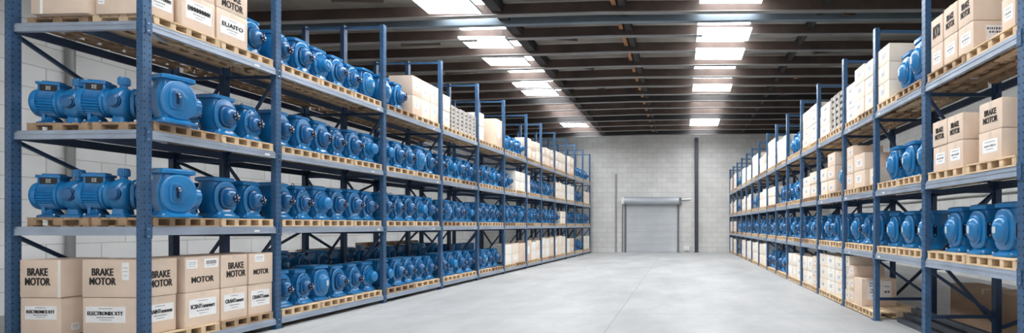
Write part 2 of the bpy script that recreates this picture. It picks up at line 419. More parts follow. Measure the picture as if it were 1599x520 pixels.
def p_motor(x0=-.52, x1=-.13, r=.165, zc=.33, seg=60):
    bm = B()
    loft(bm, 'x', [(x0, r*.86, r*.86, 2, 0, zc), (x0+.012, r*.9, r*.9, 2, 0, zc, .15), (x1-.03, r*.9, r*.9, 2, 0, zc, .15), (x1-.02, r*.9, r*.9, 2, 0, zc), (x1, r*1.02, r*1.02, 2, 0, zc), (x1+.03, r*1.02, r*1.02, 2, 0, zc)], seg)
    box(bm, (x0+.06, -.13, .0), (x0+.14, .13, .03), 0, None, .006); box(bm, (x0+.075, -.10, .02), (x0+.125, .10, zc-r*.7), 0, None, .006)
    return bm
def p_fan(x=-.52, r=.172, zc=.33):
    bm = B()
    loft(bm, 'x', [(x+.05, r, r, 2, 0, zc), (x, r*1.02, r*1.02, 2, 0, zc), (x-.03, r*.98, r*.98, 2, 0, zc), (x-.055, r*.82, r*.82, 2, 0, zc), (x-.072, r*.5, r*.5, 2, 0, zc), (x-.076, r*.2, r*.2, 2, 0, zc)], 32)
    return bm
def p_tbox(x=-.32, z=.49, lx=.13, ly=.11, h=.10):
    bm = B()
    box(bm, (x-lx*.9, -ly*.85, z-.06), (x+lx*.9, ly*.85, z+h*.55), 0, None, .012)
    box(bm, (x-lx, -ly, z+h*.5), (x+lx, ly, z+h*.85), 0, None, .012); box(bm, (x-lx*.7, -ly*.6, z+h*.83), (x+lx*.75, ly*.6, z+h*1.05), 0, None, .012)
    return bm
def p_name(x=-.32, z=.49, lx=.10, ly=.11*.85, h=.05):
    bm = B()
    for s in (-1,):
        a = s*ly; box(bm, (x-lx, min(a, a+s*.004), z-.045), (x+lx, max(a, a+s*.004), z+h-.005), 0)
        b_ = a+s*.004
        for zz, w in ((z+.015, .035), (z-.005, .030), (z-.025, .034)):
            box(bm, (x-w, min(b_, b_+s*.001), zz), (x-.006, max(b_, b_+s*.001), zz+.011), 1); box(bm, (x+.002, min(b_, b_+s*.001), zz), (x+w, max(b_, b_+s*.001), zz+.011), 1)
    return bm
def p_boss(x=.08, z=.33, y=-.19, out=.07, r=.075, sides=(-1,)):
    bm = B()
    for s in sides:
        a = s*abs(y)
        loft(bm, 'y', [(a-s*.06, r*1.25, r*1.25, 2, z, x), (a+s*out*.5, r*1.12, r*1.12, 2, z, x), (a+s*out*.55, r, r, 2, z, x), (a+s*out*.95, r, r, 2, z, x), (a+s*out, r*.9, r*.9, 2, z, x)], 24)
    return bm
def p_eye(x=.05, z=.65):
    bm = B(); pts = [(x+.028*math.cos(t*PI/8), 0, z+.012+.028*math.sin(t*PI/8)) for t in range(-2, 11)]
    tube(bm, pts, .007, 8); cyl(bm, 'z', z-.012, z+.004, .022, x, 0, 12, 0, .003)
    return bm
def p_cap(x=.10, z0=.50, z1=.70, r=.062):
    bm = B()
    loft(bm, 'z', [(z0, r*.7, r*.7, 2, x, 0), (z0+.06, r*.7, r*.7, 2, x, 0), (z0+.065, r, r, 2, x, 0), (z0+.08, r, r, 2, x, 0, .12), (z1-.03, r, r, 2, x, 0, .12), (z1-.02, r*1.05, r*1.05, 2, x, 0), (z1, r*.92, r*.92, 2, x, 0)], 40)
    return bm
def p_hatch(x=.29, y=0.0, zc=.33, ry=.055, rz=.10):
    bm = B()
    loft(bm, 'x', [(x-.02, ry+.02, rz+.02, 4, y, zc), (x+.012, ry+.02, rz+.02, 4, y, zc), (x+.016, ry+.008, rz+.008, 4, y, zc)], 28)
    return bm
def p_porthandle():
    bm = B(); box(bm, (.305, -.062, .27), (.335, -.038, .39), 0, None, .006); cyl(bm, 'x', .31, .35, .024, -.05, .40, 12, 0, .004); cyl(bm, 'x', .35, .358, .012, -.05, .40, 10, 1, .002); cyl(bm, 'x', .31, .342, .018, -.035, .375, 10, 1, .003)
    return bm
def p_side_hatch(x=.13, zc=.33, y=.205, rx=.05, rz=.105, sides=(1,)):
    bm = B()
    for s in sides:
        a = s*y
        loft(bm, 'y', [(a-s*.05, rz+.02, rx+.02, 4, zc, x), (a+s*.012, rz+.02, rx+.02, 4, zc, x), (a+s*.018, rz+.006, rx+.006, 4, zc, x)], 28)
    return bm
def p_side_plate(x=.13, zc=.33, y=.225, rx=.05, rz=.105, sides=(1,)):
    bm = B()
    for s in sides:
        a = s*y
        loft(bm, 'y', [(a-s*.008, rz*.95, rx*.95, 4, zc, x), (a+s*.004, rz*.95, rx*.95, 4, zc, x)], 28, 0)
        box(bm, (x-.012, min(a, a+s*.03), zc-.055), (x+.012, max(a, a+s*.03), zc+.055), 0, None, .004)
        for dz in (-.075, .075): cyl(bm, 'y', a, a+s*.022, .012, zc+dz, x, 8, 1, .003)
    return bm
def p_drive(x=.29, r=.115, zc=.32, L=.16):
    bm = B()
    loft(bm, 'x', [(x, r*1.15, r*1.15, 2, 0, zc), (x+.03, r*1.15, r*1.15, 2, 0, zc), (x+.034, r, r, 2, 0, zc), (x+.04, r*.95, r*.95, 2, 0, zc, .09), (x+L*.8, r*.92, r*.92, 2, 0, zc, .09), (x+L*.82, r*.95, r*.95, 2, 0, zc), (x+L*.95, r*.75, r*.75, 2, 0, zc), (x+L, r*.4, r*.4, 2, 0, zc)], 48)
    return bm
def p_ring(x0=-.12, x1=.02, r=.20, zc=.33):
    bm = B(); loft(bm, 'x', [(x0, r*.9, r*.9, 2.2, 0, zc), (x0+.03, r*1.05, r*1.05, 2.2, 0, zc), (x0+.06, r*1.05, r*1.05, 2.2, 0, zc), (x0+.075, r*.96, r*.96, 2.2, 0, zc), (x1, r*.93, r*.93, 2.2, 0, zc)], 36); return bm
def p_volute():
    bm = B(); zc = .33
    loft(bm, 'x', [(0, .17, .17, 2.2, 0, zc), (.03, .20, .215, 2.4, 0, zc), (.10, .212, .235, 2.6, 0, zc), (.18, .212, .235, 2.6, 0, zc), (.25, .19, .21, 2.4, 0, zc), (.28, .15, .17, 2.2, 0, zc)], 36)
    loft(bm, 'z', [(.0, .16, .19, 6, .12, 0), (.03, .16, .19, 6, .12, 0), (.05, .11, .14, 4, .12, 0), (.2, .09, .12, 4, .12, 0)], 24)
    return bm
def p_endflange():
    bm = B(); zc = .34
    loft(bm, 'x', [(.26, .10, .10, 2, 0, zc), (.33, .10, .10, 2, 0, zc), (.335, .19, .22, 3.2, 0, zc), (.385, .19, .22, 3.2, 0, zc), (.395, .175, .205, 3.2, 0, zc), (.40, .10, .12, 2.5, 0, zc)], 32)
    return bm

PUMP = {}
PUMP['lid'] = proto('lidded_pump', [
    ('base_foot', p_foot(), 'pump', [('foot_bolt', p_bolts(), 'steel')]), ('casing', p_casing(), 'pump', [('side_boss', p_boss(x=-.02, r=.055, out=.045, sides=(-1,)), 'pump'), ('side_boss', p_boss(x=-.02, r=.055, out=.045, sides=(1,)), 'pump')]),
    ('lid', p_lid(), 'pump', []), ('front_flange', p_flange(.20, .20, .265, .325, 2.3), 'pump', [('gasket', p_gasket(.282, .148, .32, 1.2), 'hub'), ('front_toe', p_toe(), 'pump')]), ('front_cover', p_cover(.28, .135), 'pump_deep', []), ('hub_cap', p_hub(), ['hub', 'steel'], []),
    ('motor', p_motor(), 'pump_deep', [('fan_cover', p_fan(), 'pump_deep')]), ('terminal_box', p_tbox(x=-.33, z=.485, lx=.10, ly=.09, h=.075), 'pump_deep', [])])
PUMP['eye'] = proto('tall_pump', [
    ('base_foot', p_foot(.05, .24, .21), 'pump', [('foot_bolt', p_bolts(.05, .24, .21), 'steel')]), ('casing', p_casing(.195, -.02, .05, .04), 'pump', []),
    ('lid', p_lid(-.02, .05, .155, .145), 'pump', [('lifting_eye', p_eye(.04, .63), 'pump_deep')]), ('front_flange', p_flange(.20, .185, .25, .315, 2.1), 'pump', [('flange_bolt', p_fbolts(.275, .16, .22, .315, 10), 'hub'), ('front_toe', p_toe(.225, .19), 'pump')]),
    ('front_cover', p_cover(.27, .125, .31, .10, 1.1), 'pump_deep', [('gasket', p_gasket(.276, .137, .31, 1.1), 'hub')]), ('hub_cap', p_hub(.40, .31, .062), ['hub', 'steel'], []),
    ('motor', p_motor(-.5, -.13, .15, .32), 'pump', [('fan_cover', p_fan(-.5, .156, .32), 'pump')]), ('valve_cap', p_cap(-.20, .42, .61, .05), 'pump_deep', [])])
PUMP['drive'] = proto('drive_pump', [
    ('base_foot', p_foot(), 'pump', [('foot_bolt', p_bolts(), 'steel')]), ('casing', p_casing(.205), 'pump', [('side_boss', p_boss(x=.0, r=.06, out=.05, sides=(-1,)), 'pump_deep'), ('side_boss', p_boss(x=.0, r=.06, out=.05, sides=(1,)), 'pump_deep')]),
    ('lid', p_lid(0, .04, .2, .185), 'pump', []), ('front_flange', p_flange(.20, .19, .25, .32, 2.2), 'pump', [('flange_bolt', p_fbolts(.275, .165, .22, .32, 10), 'hub'), ('front_toe', p_toe(.225, .19), 'pump')]),
    ('drive_barrel', p_drive(), 'pump', []), ('motor', p_motor(), 'pump_deep', [('fan_cover', p_fan(), 'pump_deep')]), ('terminal_box', p_tbox(x=-.33, z=.485, lx=.10, ly=.09, h=.075), 'pump_deep', [])])
PUMP['hatch'] = proto('hatched_pump', [
    ('base_foot', p_foot(.05, .26, .22), 'pump', [('foot_bolt', p_bolts(.05, .26, .22), 'steel')]), ('casing', p_casing(.215, .03, .05), 'pump', []),
    ('lid', p_lid(.03, .04, .225, .205), 'pump', []), ('front_flange', p_flange(.19, .20, .265, .335, 3.0), 'pump', []),
    ('front_cover', p_cover(.26, .155, .335, .09, 1.25), 'pump', [('nameplate', p_hatch(.378, 0, .335, .012, .04), 'plate_white')]),
    ('side_hatch', p_side_hatch(.19, .335, .185, .042), 'pump', [('hatch_door', p_side_plate(.19, .335, .206, .042), ['hub', 'steel'])]),
    ('motor', p_motor(-.46, -.13, .19, .34), 'pump_deep', [('fan_cover', p_fan(-.46, .195, .34), 'pump_deep')]), ('valve_cap', p_cap(-.27, .48, .665, .065), 'pump_deep', [])])
PUMP['dome'] = proto('domed_pump', [
    ('base_foot', p_foot(.05, .26, .22), 'pump', [('foot_bolt', p_bolts(.05, .26, .22), 'steel')]), ('casing', p_casing(.215, .03, .05), 'pump', [('side_dome', p_boss(x=-.05, z=.33, y=.19, out=.12, r=.105, sides=(1,)), 'pump')]),
    ('lid', p_lid(.03, .04, .225, .205), 'pump', []), ('front_flange', p_flange(.19, .20, .265, .335, 3.0), 'pump', []),
    ('front_cover', p_cover(.26, .15, .335, .09, 1.25), 'pump', [('nameplate', p_hatch(.378, 0, .335, .02, .03), 'plate_white')]),
    ('side_hatch', p_side_hatch(x=.19, y=.19, rx=.04), 'pump', [('hatch_door', p_side_plate(x=.19, y=.21, rx=.04), ['hub', 'steel'])]),
    ('motor', p_motor(-.46, -.13, .19, .34), 'pump_deep', [('fan_cover', p_fan(-.46, .195, .34), 'pump_deep')])])
PUMP['port'] = proto('ported_pump', [
    ('base_foot', p_foot(.05, .26, .22), 'pump', [('foot_bolt', p_bolts(.05, .26, .22), 'steel')]), ('casing', p_casing(.215, .03, .05), 'pump', []),
    ('lid', p_lid(.03, .04, .225, .205), 'pump', []), ('front_flange', p_flange(.19, .205, .27, .335, 2.2), 'pump', []),
    ('port_plate', p_hatch(.285, -.05, .34, .062, .125), 'pump', [('port_door', p_hatch(.298, -.05, .34, .036, .10), 'pump_deep'), ('port_handle', p_porthandle(), ['hub', 'steel'])]),
    ('side_dome', p_boss(x=.07, z=.30, y=.17, out=.13, r=.13, sides=(1,)), 'pump', []),
    ('motor', p_motor(-.44, -.13, .19, .34), 'pump_deep', [('fan_cover', p_fan(-.44, .195, .34), 'pump_deep')]), ('valve_cap', p_cap(-.27, .48, .665, .065), 'pump_deep', [])])
PUMP['motor'] = proto('motor_pump', [
    ('motor', p_motor(-.40, -.10, .195, .32), 'pump', [('fan_cover', p_fan(-.40, .20, .32), 'pump')]),
    ('terminal_box', p_tbox(x=-.22, z=.52, lx=.17, ly=.13, h=.12), 'pump', [('nameplate', p_name(x=-.22, z=.535, lx=.12, ly=.1115), ['plate_black', 'plate_white'])]),
    ('bell_ring', p_ring(-.12, .03, .205, .33), 'pump', []), ('volute', p_volute(), 'pump', [('side_boss', p_boss(x=.12, z=.34, y=.20, out=.07, r=.085, sides=(-1,)), 'pump_deep'), ('side_boss', p_boss(x=.12, z=.34, y=.20, out=.07, r=.085, sides=(1,)), 'pump_deep')]),
    ('valve_cap', p_cap(.13, .54, .72, .075), 'pump', []), ('end_flange', p_endflange(), 'pump_deep', []), ('rear_foot', p_foot(-.22, .14, .18), 'pump_deep', [('foot_bolt', p_bolts(-.22, .14, .18), 'steel')])])

# ------------------------------------------------------------------ pallets
def pallet_parts(wood):
    W, D, H = 1.0, 1.0, 0.14       # along run (y), depth (x from -1 to 0)
    parts = []
    bm = B(); n = 7; bw = 0.115; gap = (D-n*bw)/(n-1)
    rnd = random.Random(3)
    for k in range(n):
        a = -D + k*(bw+gap); box(bm, (a, -W/2+rnd.uniform(0, .012), H-.022), (a+bw, W/2-rnd.uniform(0, .012), H-rnd.uniform(0, .003)), 0, None)
    parts.append(('deck_board', bm, wood, []))
    for k in range(5):
        y = -W/2+.04+k*(W-.08)/4
        bm = B(); [box(bm, (xa, y-.038, .020), (xb, y+.038, H-.036), 0, None, .004) for xa, xb in ((-D+.006, -D+.15), (-.575, -.425), (-.155, -.008))]; box(bm, (-D+.006, y-.038, H-.038), (-.008, y+.038, H-.022), 0); parts.append(('stringer', bm, wood, []))
    bm = B()
    for a in (-D, -D*.72, -D*.45, -.12-.11, -.10): box(bm, (a, -W/2+.004, 0), (a+.10, W/2-.004, .020), 0)
    parts.append(('bottom_board', bm, wood, []))
    return parts
PALLET = {'tan': proto('pallet', pallet_parts('wood')), 'brown': proto('pallet_brown', pallet_parts('wood_b'))}

# ------------------------------------------------------------------ cartons and lettering
TEXT = {}
def text_mesh(s, bold=0.018, space=1.0):
    k = (s, bold)
    if k in TEXT: return TEXT[k]
    c = bpy.data.curves.new('lettering', 'FONT'); c.body = s; c.align_x = 'CENTER'; c.align_y = 'CENTER'; c.offset = bold; c.space_line = 0.92; c.space_character = space
    c.size = 1.0; c.extrude = 0.006; c.resolution_u = 3
    o = bpy.data.objects.new('lettering', c); COL.objects.link(o)
    bpy.context.view_layer.update()
    me = bpy.data.meshes.new_from_object(o.evaluated_get(bpy.context.evaluated_depsgraph_get()))
    me.materials.clear(); me.materials.append(M['ink'])
    bpy.data.objects.remove(o); bpy.data.curves.remove(c)
    xs = [v.co.x for v in me.vertices]; ys = [v.co.y for v in me.vertices]
    TEXT[k] = (me, max(xs)-min(xs), max(ys)-min(ys), (max(xs)+min(xs))/2, (max(ys)+min(ys))/2)
    return TEXT[k]
FACE = {'+x': ((0, 1, 0), (1, 0, 0)), '-x': ((0, -1, 0), (-1, 0, 0)), '-y': ((1, 0, 0), (0, -1, 0)), '+y': ((-1, 0, 0), (0, 1, 0))}
def face_mat(face, half, u, v, out=0.0, sx=1.0, sy=1.0):
    """matrix that lays xy-plane artwork on a side face of a box; u, v in metres from the face's centre"""
    r, n = Vector(FACE[face][0]), Vector(FACE[face][1])
    o = n*((half[0] if 'x' in face else half[1])+out) + r*u + Vector((0, 0, half[2]+v))
    return Matrix(((r.x*sx, 0, n.x, o.x), (r.y*sx, 0, n.y, o.y), (r.z*sx, sy, n.z, o.z), (0, 0, 0, 1)))
def put_text(parent, s, face, half, u, v, w, h, name='lettering', bold=0.018, out=0.0):
    me, tw, th, cx, cy = text_mesh(s, bold)
    o = link(name, me, parent)
    o.matrix_local = face_mat(face, half, u, v, out+.0005, w/tw, h/th) @ Matrix.Translation((-cx, -cy, 0))
    return o
def put_paper(parent, face, half, u, v, w, h, lines=(), out=0.0, code=False):
    bm = B(); box(bm, (-w/2, -h/2, 0), (w/2, h/2, .0015))
    p = link('paper_label', mesh('paper_label', bm, 'paper', False), parent); p.matrix_local = face_mat(face, half, u, v, out)
    bm = B(); rnd = random.Random(int(w*1000+h*77+u*99))
    for (ly, lw, lh) in lines:       # rows of small unreadable print
        x = -w*lw/2
        while x < w*lw/2:
            d = rnd.uniform(.3, 1.0)*lh*1.1; box(bm, (x, h*ly-lh/2, .0015), (min(x+d, w*lw/2), h*ly+lh/2*rnd.uniform(.6, 1), .0022)); x += d+lh*.35
    if code:
        x = -w*.36
        while x < w*.36:
            d = rnd.uniform(.003, .009); box(bm, (x, -h*.12, .0015), (x+d, h*.28, .0022)); x += d+rnd.uniform(.004, .008)
    if lines or code:
        q = link('label_print', mesh('label_print', bm, 'ink_grey', False), p)
    else: bm.free()
    return p
def carton_mesh(w, d, h, m, seam=True):
    bm = B()
    box(bm, (-d/2, -w/2, 0), (d/2, w/2, h), 0, None, 0.008)
    if seam:          # the two top flaps meet along the middle; a thin ledge where they overlap the sides
        box(bm, (-d/2+.004, -w/2+.004, h), (d/2-.004, -.003, h+.004), 0); box(bm, (-d/2+.004, .003, h), (d/2-.004, w/2-.004, h+.004), 0)
    return mesh('carton', bm, m, True, 30)
def carton(w, d, h, m, loc, rz, parts=True):
    o = link('carton', carton_mesh(w, d, h, m, parts), None, loc, (0, 0, rz))
    if parts:
        bm = B(); box(bm, (-d/2-.0012, -.028, h-.09), (-d/2, .028, h+.0055)); box(bm, (-d/2, -.028, h+.004), (d/2, .028, h+.0055)); box(bm, (d/2, -.028, h-.09), (d/2+.0012, .028, h+.0055))
        link('tape_strip', mesh('tape_strip', bm, 'tape', False), o)
    return o

# ------------------------------------------------------------------ stocking the racks
SHELF = ['floor shelf', 'second shelf', 'third shelf', 'top shelf']
COUNT = {}
def bay_of(r, Y):
    for i in range(len(r.Y)-1):
        if r.Y[i] <= Y < r.Y[i+1]: return i
    return len(r.Y)-2 if Y >= r.Y[-1] else 0
def nth(*key):
    COUNT[key] = COUNT.get(key, 0)+1
    return ORD[COUNT[key]-1]
DESC = {'lid': 'blue lidded pump', 'eye': 'blue tall pump', 'drive': 'blue drive-barrel pump', 'hatch': 'blue hatched pump', 'port': 'blue ported pump', 'dome': 'blue domed pump', 'motor': 'blue motor pump'}
NEARY = 18.5
def pump(r, lev, Y, kind, d=0.48, scale=1.0, yaw=0.0, row='', desc=None, zoff=PT):
    p = pos(r, Y, d, r.lev[lev]+zoff); rz = r.ang+yaw
    root, jm = PUMP[kind]
    sc = (scale*1.02, scale*.94, scale*1.12)
    if Y < NEARY: o = copy_tree(root, p, rz, sc)
    else:
        o = link(root.name.split('.')[0], jm, None, p, (0, 0, rz)); o.scale = sc
    b = bay_of(r, Y); n = nth(r.side, lev, b, 'pump', row)
    tag(o, f"{desc or DESC[kind]}, {n} {row}pump of {ORD[b]} bay, {SHELF[lev]}, {r.side} rack", 'pump', f"blue pumps on the {SHELF[lev]} of the {r.side} rack")
    return o
KSEQ = ['lid', 'lid', 'eye', 'lid', 'drive', 'lid', 'eye', 'hatch', 'lid', 'eye', 'drive', 'lid']
def pump_row(r, lev, bay, n, a=0.0, b=1.0, kinds=None, d=0.48, scale=1.0, row='', jit=0.05, zoff=PT):
    Y0, Y1 = r.Y[bay]+0.06, r.Y[bay+1]-0.06
    ya, yb = Y0+(Y1-Y0)*a, Y0+(Y1-Y0)*b; st = (yb-ya)/n
    for k in range(n):
        kd = kinds[k % len(kinds)] if kinds else KSEQ[(k+bay*5+lev*3) % len(KSEQ)]
        s = min(scale, st/0.46) if not row else scale
        s *= random.uniform(.97, 1.0)
        pump(r, lev, ya+st*(k+.5)+random.uniform(-.01, .01), kd, d+random.uniform(-.02, .02), s, random.uniform(-jit, jit), row, None, zoff)
TIER = {1: [''], 2: ['lower ', 'upper '], 3: ['bottom ', 'middle ', 'top '], 4: ['bottom ', 'second-tier ', 'third-tier ', 'top ']}
CDESC = {'card': 'tan carton', 'card_dark': 'brown carton', 'card_lit': 'lit-toned tan carton', 'card_white': 'whitish carton'}
def column(r, lev, Ya, Yb, hs, depth, mat='card', d0=0.05, row='', descs=None, art=None, name='', zoff=PT):
    """one column of stacked cartons between Ya and Yb along the run"""
    Yc = (Ya+Yb)/2; w = Yb-Ya-.012; z = r.lev[lev]+zoff; b = bay_of(r, Yc)
    n = nth(r.side, lev, b, 'col', row); out = []
    near = Yc < 16
    for k, h in enumerate(hs):
        jd = random.uniform(-.008, .008)
        m = mat if isinstance(mat, str) else mat[k % len(mat)]
        o = carton(w, depth, h-.006, m, pos(r, Yc, d0+depth/2+jd, z), r.ang+random.uniform(-.008, .008), near)
        dd = (descs[k] if descs else None) or CDESC[m]
        tag(o, f"{dd}, {TIER[len(hs)][k]}of {n} {row}column, {ORD[b]} bay, {SHELF[lev]}, {r.side} rack" if len(hs) > 1 else f"{dd}, single {n} {row}column, {ORD[b]} bay, {SHELF[lev]}, {r.side} rack", 'box',
            f"cartons on the {SHELF[lev]} of the {r.side} rack")
        half = (depth/2, w/2, (h-.006)/2)
        if art and k < len(art) and art[k]: art[k](o, half)
        elif not art and Yc < 30 and h > .2:
            if near: put_paper(o, '+x', half, random.uniform(-.06, .06)*w, random.uniform(-.1, .08)*h, w*.5, h*.40, [(.25, .8, .018), (0, .55, .03), (-.25, .7, .015)])
            elif random.random() < .6: put_paper(o, '+x', half, random.uniform(-.06, .06)*w, .02, w*.45, h*.38)
        out.append(o); z += h+.004
    return out
def columns(r, lev, bay, n, hs, depth=.6, mats=('card_lit',), a=0.0, b=1.0, **kw):
    Y0, Y1 = r.Y[bay]+0.07, r.Y[bay+1]-0.07
    ya, yb = Y0+(Y1-Y0)*a, Y0+(Y1-Y0)*b; st = (yb-ya)/n
    for k in range(n):
        h = hs[k % len(hs)]
        column(r, lev, ya+st*k, ya+st*(k+1)-.015, h, depth*random.uniform(.92, 1.0), mats[k % len(mats)], **kw)

# pallets: two side by side in every bay, a second row behind them on the wide rack
def pallets(r):
    for lev in range(4):
        for i in range(len(r.Y)-1):
            if r.side == 'right' and lev == 0 and i < 2: continue
            Y0, Y1 = r.Y[i]+0.075, r.Y[i+1]-0.075
            n = 3 if Y1-Y0 > 2.7 else 2
            for row in ((0, 1) if (r.side == 'left' and lev >= 1 and i < (4 if lev > 1 else 2)) else (0,)):
                for k in range(n):
                    W = (Y1-Y0)/n-.03; Yc = Y0+(Y1-Y0)*(k+.5)/n
                    depth = 1.0 if r.side == 'left' else 1.18
                    d = 0.0+random.uniform(0, .02)+row*1.06
                    kind = 'brown' if (row or random.random() < .12) else 'tan'
                    root, jm = PALLET[kind]
                    p = pos(r, Yc, d, r.lev[lev]+.001)
                    sc = (depth, W, 1.0)
                    if Yc < 15 and not row: o = copy_tree(root, p, r.ang, sc)
                    else:
                        o = link('pallet', jm, None, p, (0, 0, r.ang)); o.scale = sc
                    o.name = 'pallet'
                    tag(o, f"{'brown' if kind == 'brown' else 'pale'} wooden pallet, {ORD[k]} {'rear ' if row else ''}one in {ORD[i]} bay, {SHELF[lev]}, {r.side} rack", 'pallet', f"wooden pallets on the {SHELF[lev]} of the {r.side} rack")

def stacked_pallets(r, bays):
    for i in bays:
        Y0, Y1 = r.Y[i]+0.075, r.Y[i+1]-0.075
        for k in range(2):
            for t in range(4):
                W = (Y1-Y0)/2-.03
                o = link('pallet', PALLET['brown'][1], None, pos(r, Y0+(Y1-Y0)*(k+.5)/2, 1.17+.01*(t % 2), r.lev[0]+.001+t*(PT+.0005)), (0, 0, r.ang)); o.scale = (.86, W, 1.0)
                tag(o, f"brown wooden pallet, {ORD[t]} from the bottom of {ORD[k]} rear stack, {ORD[i]} bay, left rack", 'pallet', 'stacked pallets under the rear pumps')
build_rack(LEFT, 'blue steel pallet rack stocked with pumps, its near end holding brake motor cartons')
build_rack(RIGHT, 'blue steel pallet rack whose nearest floor bays stand empty of pallets')
pallets(LEFT); pallets(RIGHT); stacked_pallets(LEFT, (1, 2, 3))

L, R = LEFT, RIGHT
SMALL = [(.25, .75, .014), (.02, .55, .012), (-.2, .65, .010)]
def art_brake(o, half, f='+x', s='BRAKE\nMOTOR', u=0.0, v=.02, w=None, h=None):
    W = 2*(half[1] if 'x' in f else half[0]); put_text(o, s, f, half, u, v, w or W*.60, h or half[2]*2*.48, bold=.020)
def art_paper(o, half, f, s, w=None, h=None, v=0.02, u=0.0):
    W = 2*(half[1] if 'x' in f else half[0]); w = w or W*.78; h = h or half[2]*2*.52
    p = put_paper(o, f, half, u, v, w, h, [(.38, .35, .012), (-.18, .45, .016), (-.33, .3, .010)])
    t = put_text(o, s, f, half, u, v+h*.08, w*.88, h*.24, out=.0015, bold=.012); 
def sticker(o, half, f, u, v, w, h, code=False): put_paper(o, f, half, u, v, w, h, [(.2, .7, .01), (0, .7, .008), (-.25, .6, .008)], code=code)

# ---- left rack, floor shelf: the brake motor cartons at the near end
def world_carton(px0, px1, Ya, Yb, z, h, label, mat='card'):
    Yc = (Ya+Yb)/2; xa = (px0-CX)*Ya/F; xb = (px1-CX)*Ya/F
    o = carton(Yb-Ya, xb-xa, h-.006, mat, ((xa+xb)/2, Yc, z), L.ang); tag(o, label, 'box', 'cartons at the near end of the left rack')
    return o, ((xb-xa)/2, (Yb-Ya)/2, (h-.006)/2)
for lev, z0 in ((0, L.lev[0]+PT),):
    o, hf = world_carton(31, 99, 6.90, 7.45, z0, .565, 'lower tan carton with ELECTRONICS paper strip, outer end column, left rack floor shelf')
    art_paper(o, hf, '-y', 'ELECTRONICS XTT', v=.06, h=.20); sticker(o, hf, '+x', -.12, -.17, .09, .10)
    o, hf = world_carton(30, 99, 6.89, 7.45, z0+.57, .565, 'upper tan carton lettered BRAKE MOTOR, outer end column, left rack floor shelf')
    art_brake(o, hf, '-y', w=.40, h=.26, u=-.04, v=.03); sticker(o, hf, '+x', .05, .02, .18, .16)
    bm = B(); box(bm, (hf[0]-.05, -hf[1]-.0012, .0), (hf[0]-.015, -hf[1], hf[2]*2)); link('edge_tape', mesh('edge_tape', bm, 'tape_white', False), o)
    o, hf = world_carton(127, 228, 6.905, 7.33, z0, .565, 'lower tan carton with printed strip on both faces, corner column, left rack floor shelf')
    art_paper(o, hf, '-y', 'ELECTRONIX XTT', w=.64, h=.24, v=.03, u=-.12); art_paper(o, hf, '+x', 'CRAINTomment', w=.36, h=.26, v=.03)
    o, hf = world_carton(126, 229, 6.90, 7.33, z0+.57, .565, 'upper tan carton lettered BRAKE MOTOR on two faces, corner column, left rack floor shelf')
    art_brake(o, hf, '-y', w=.42, h=.25, u=-.16, v=.03); art_brake(o, hf, '+x', w=.30, h=.25, v=-.02); sticker(o, hf, '-y', .20, .11, .11, .26)
A = lambda *f: list(f)
def up2(o, h): art_brake(o, h, '+x', 'MOTOR', w=.34, h=.10, v=-.09); sticker(o, h, '+x', -.16, .17, .16, .14); sticker(o, h, '+x', .13, .17, .22, .15, True)
def up3(o, h): art_brake(o, h, '+x', w=.33, h=.26, u=.03)
def up4(o, h): art_brake(o, h, '+x', 'MOTOR', w=.29, h=.10, v=-.06); sticker(o, h, '+x', -.03, .19, .18, .13)
column(L, 0, 7.36, 7.90, (.565, .565), .80, 'card', .05, descs=['tan carton with white ICSNT paper', 'tan carton lettered MOTOR'], art=A(lambda o, h: art_paper(o, h, '+x', 'ICSNTommert', h=.29), up2))
column(L, 0, 7.91, 8.38, (.565, .565), .80, 'card', .05, descs=['tan carton with white CRANT paper', 'tan carton lettered BRAKE MOTOR'], art=A(lambda o, h: art_paper(o, h, '+x', 'CRANTomert', h=.29), up3))
column(L, 0, 8.39, 8.86, (.565, .565), .80, 'card', .05, descs=['tan carton with white CRANTT paper', 'tan carton lettered MOTOR'], art=A(lambda o, h: art_paper(o, h, '+x', 'CRANTTomm', h=.29), up4))

# ---- left rack, top shelf, near end
z4 = L.lev[3]+PT
o, hf = world_carton(46, 140, 6.90, 7.40, z4, .60, 'tan carton with strap at outer end, left rack top shelf'); bm = B(); box(bm, (-.30, -hf[1]-.003, 0), (-.26, -hf[1], hf[2]*2)); link('strap', mesh('strap', bm, 'tag', False), o)
o, hf = world_carton(148, 229, 6.90, 7.28, z4, .60, 'tan carton with white paper at corner, left rack top shelf'); art_paper(o, hf, '+x', 'CRAINTomm', w=.33, h=.30, v=.0); sticker(o, hf, '-y', -.30, -.08, .10, .14)
column(L, 3, 7.32, 7.82, (.56, .56), .8, 'card', .05, descs=['tan carton with white printed paper', 'tan carton above printed paper carton'], art=A(lambda o, h: art_paper(o, h, '+x', 'EMMMMMMMM', h=.30, v=.04), lambda o, h: art_brake(o, h, '+x')))
column(L, 3, 7.84, 8.38, (.56, .56), .8, 'card', .05, descs=['tan carton with white EUAITO paper', 'tan carton lettered MOTOR'], art=A(lambda o, h: art_paper(o, h, '+x', 'EUAITO', h=.30, v=.02), lambda o, h: art_brake(o, h, '+x', 'BRAKE\nMOTOR', w=.36, h=.28, v=-.08)))
pump(L, 3, 8.64, 'lid', .50, .98, .05)

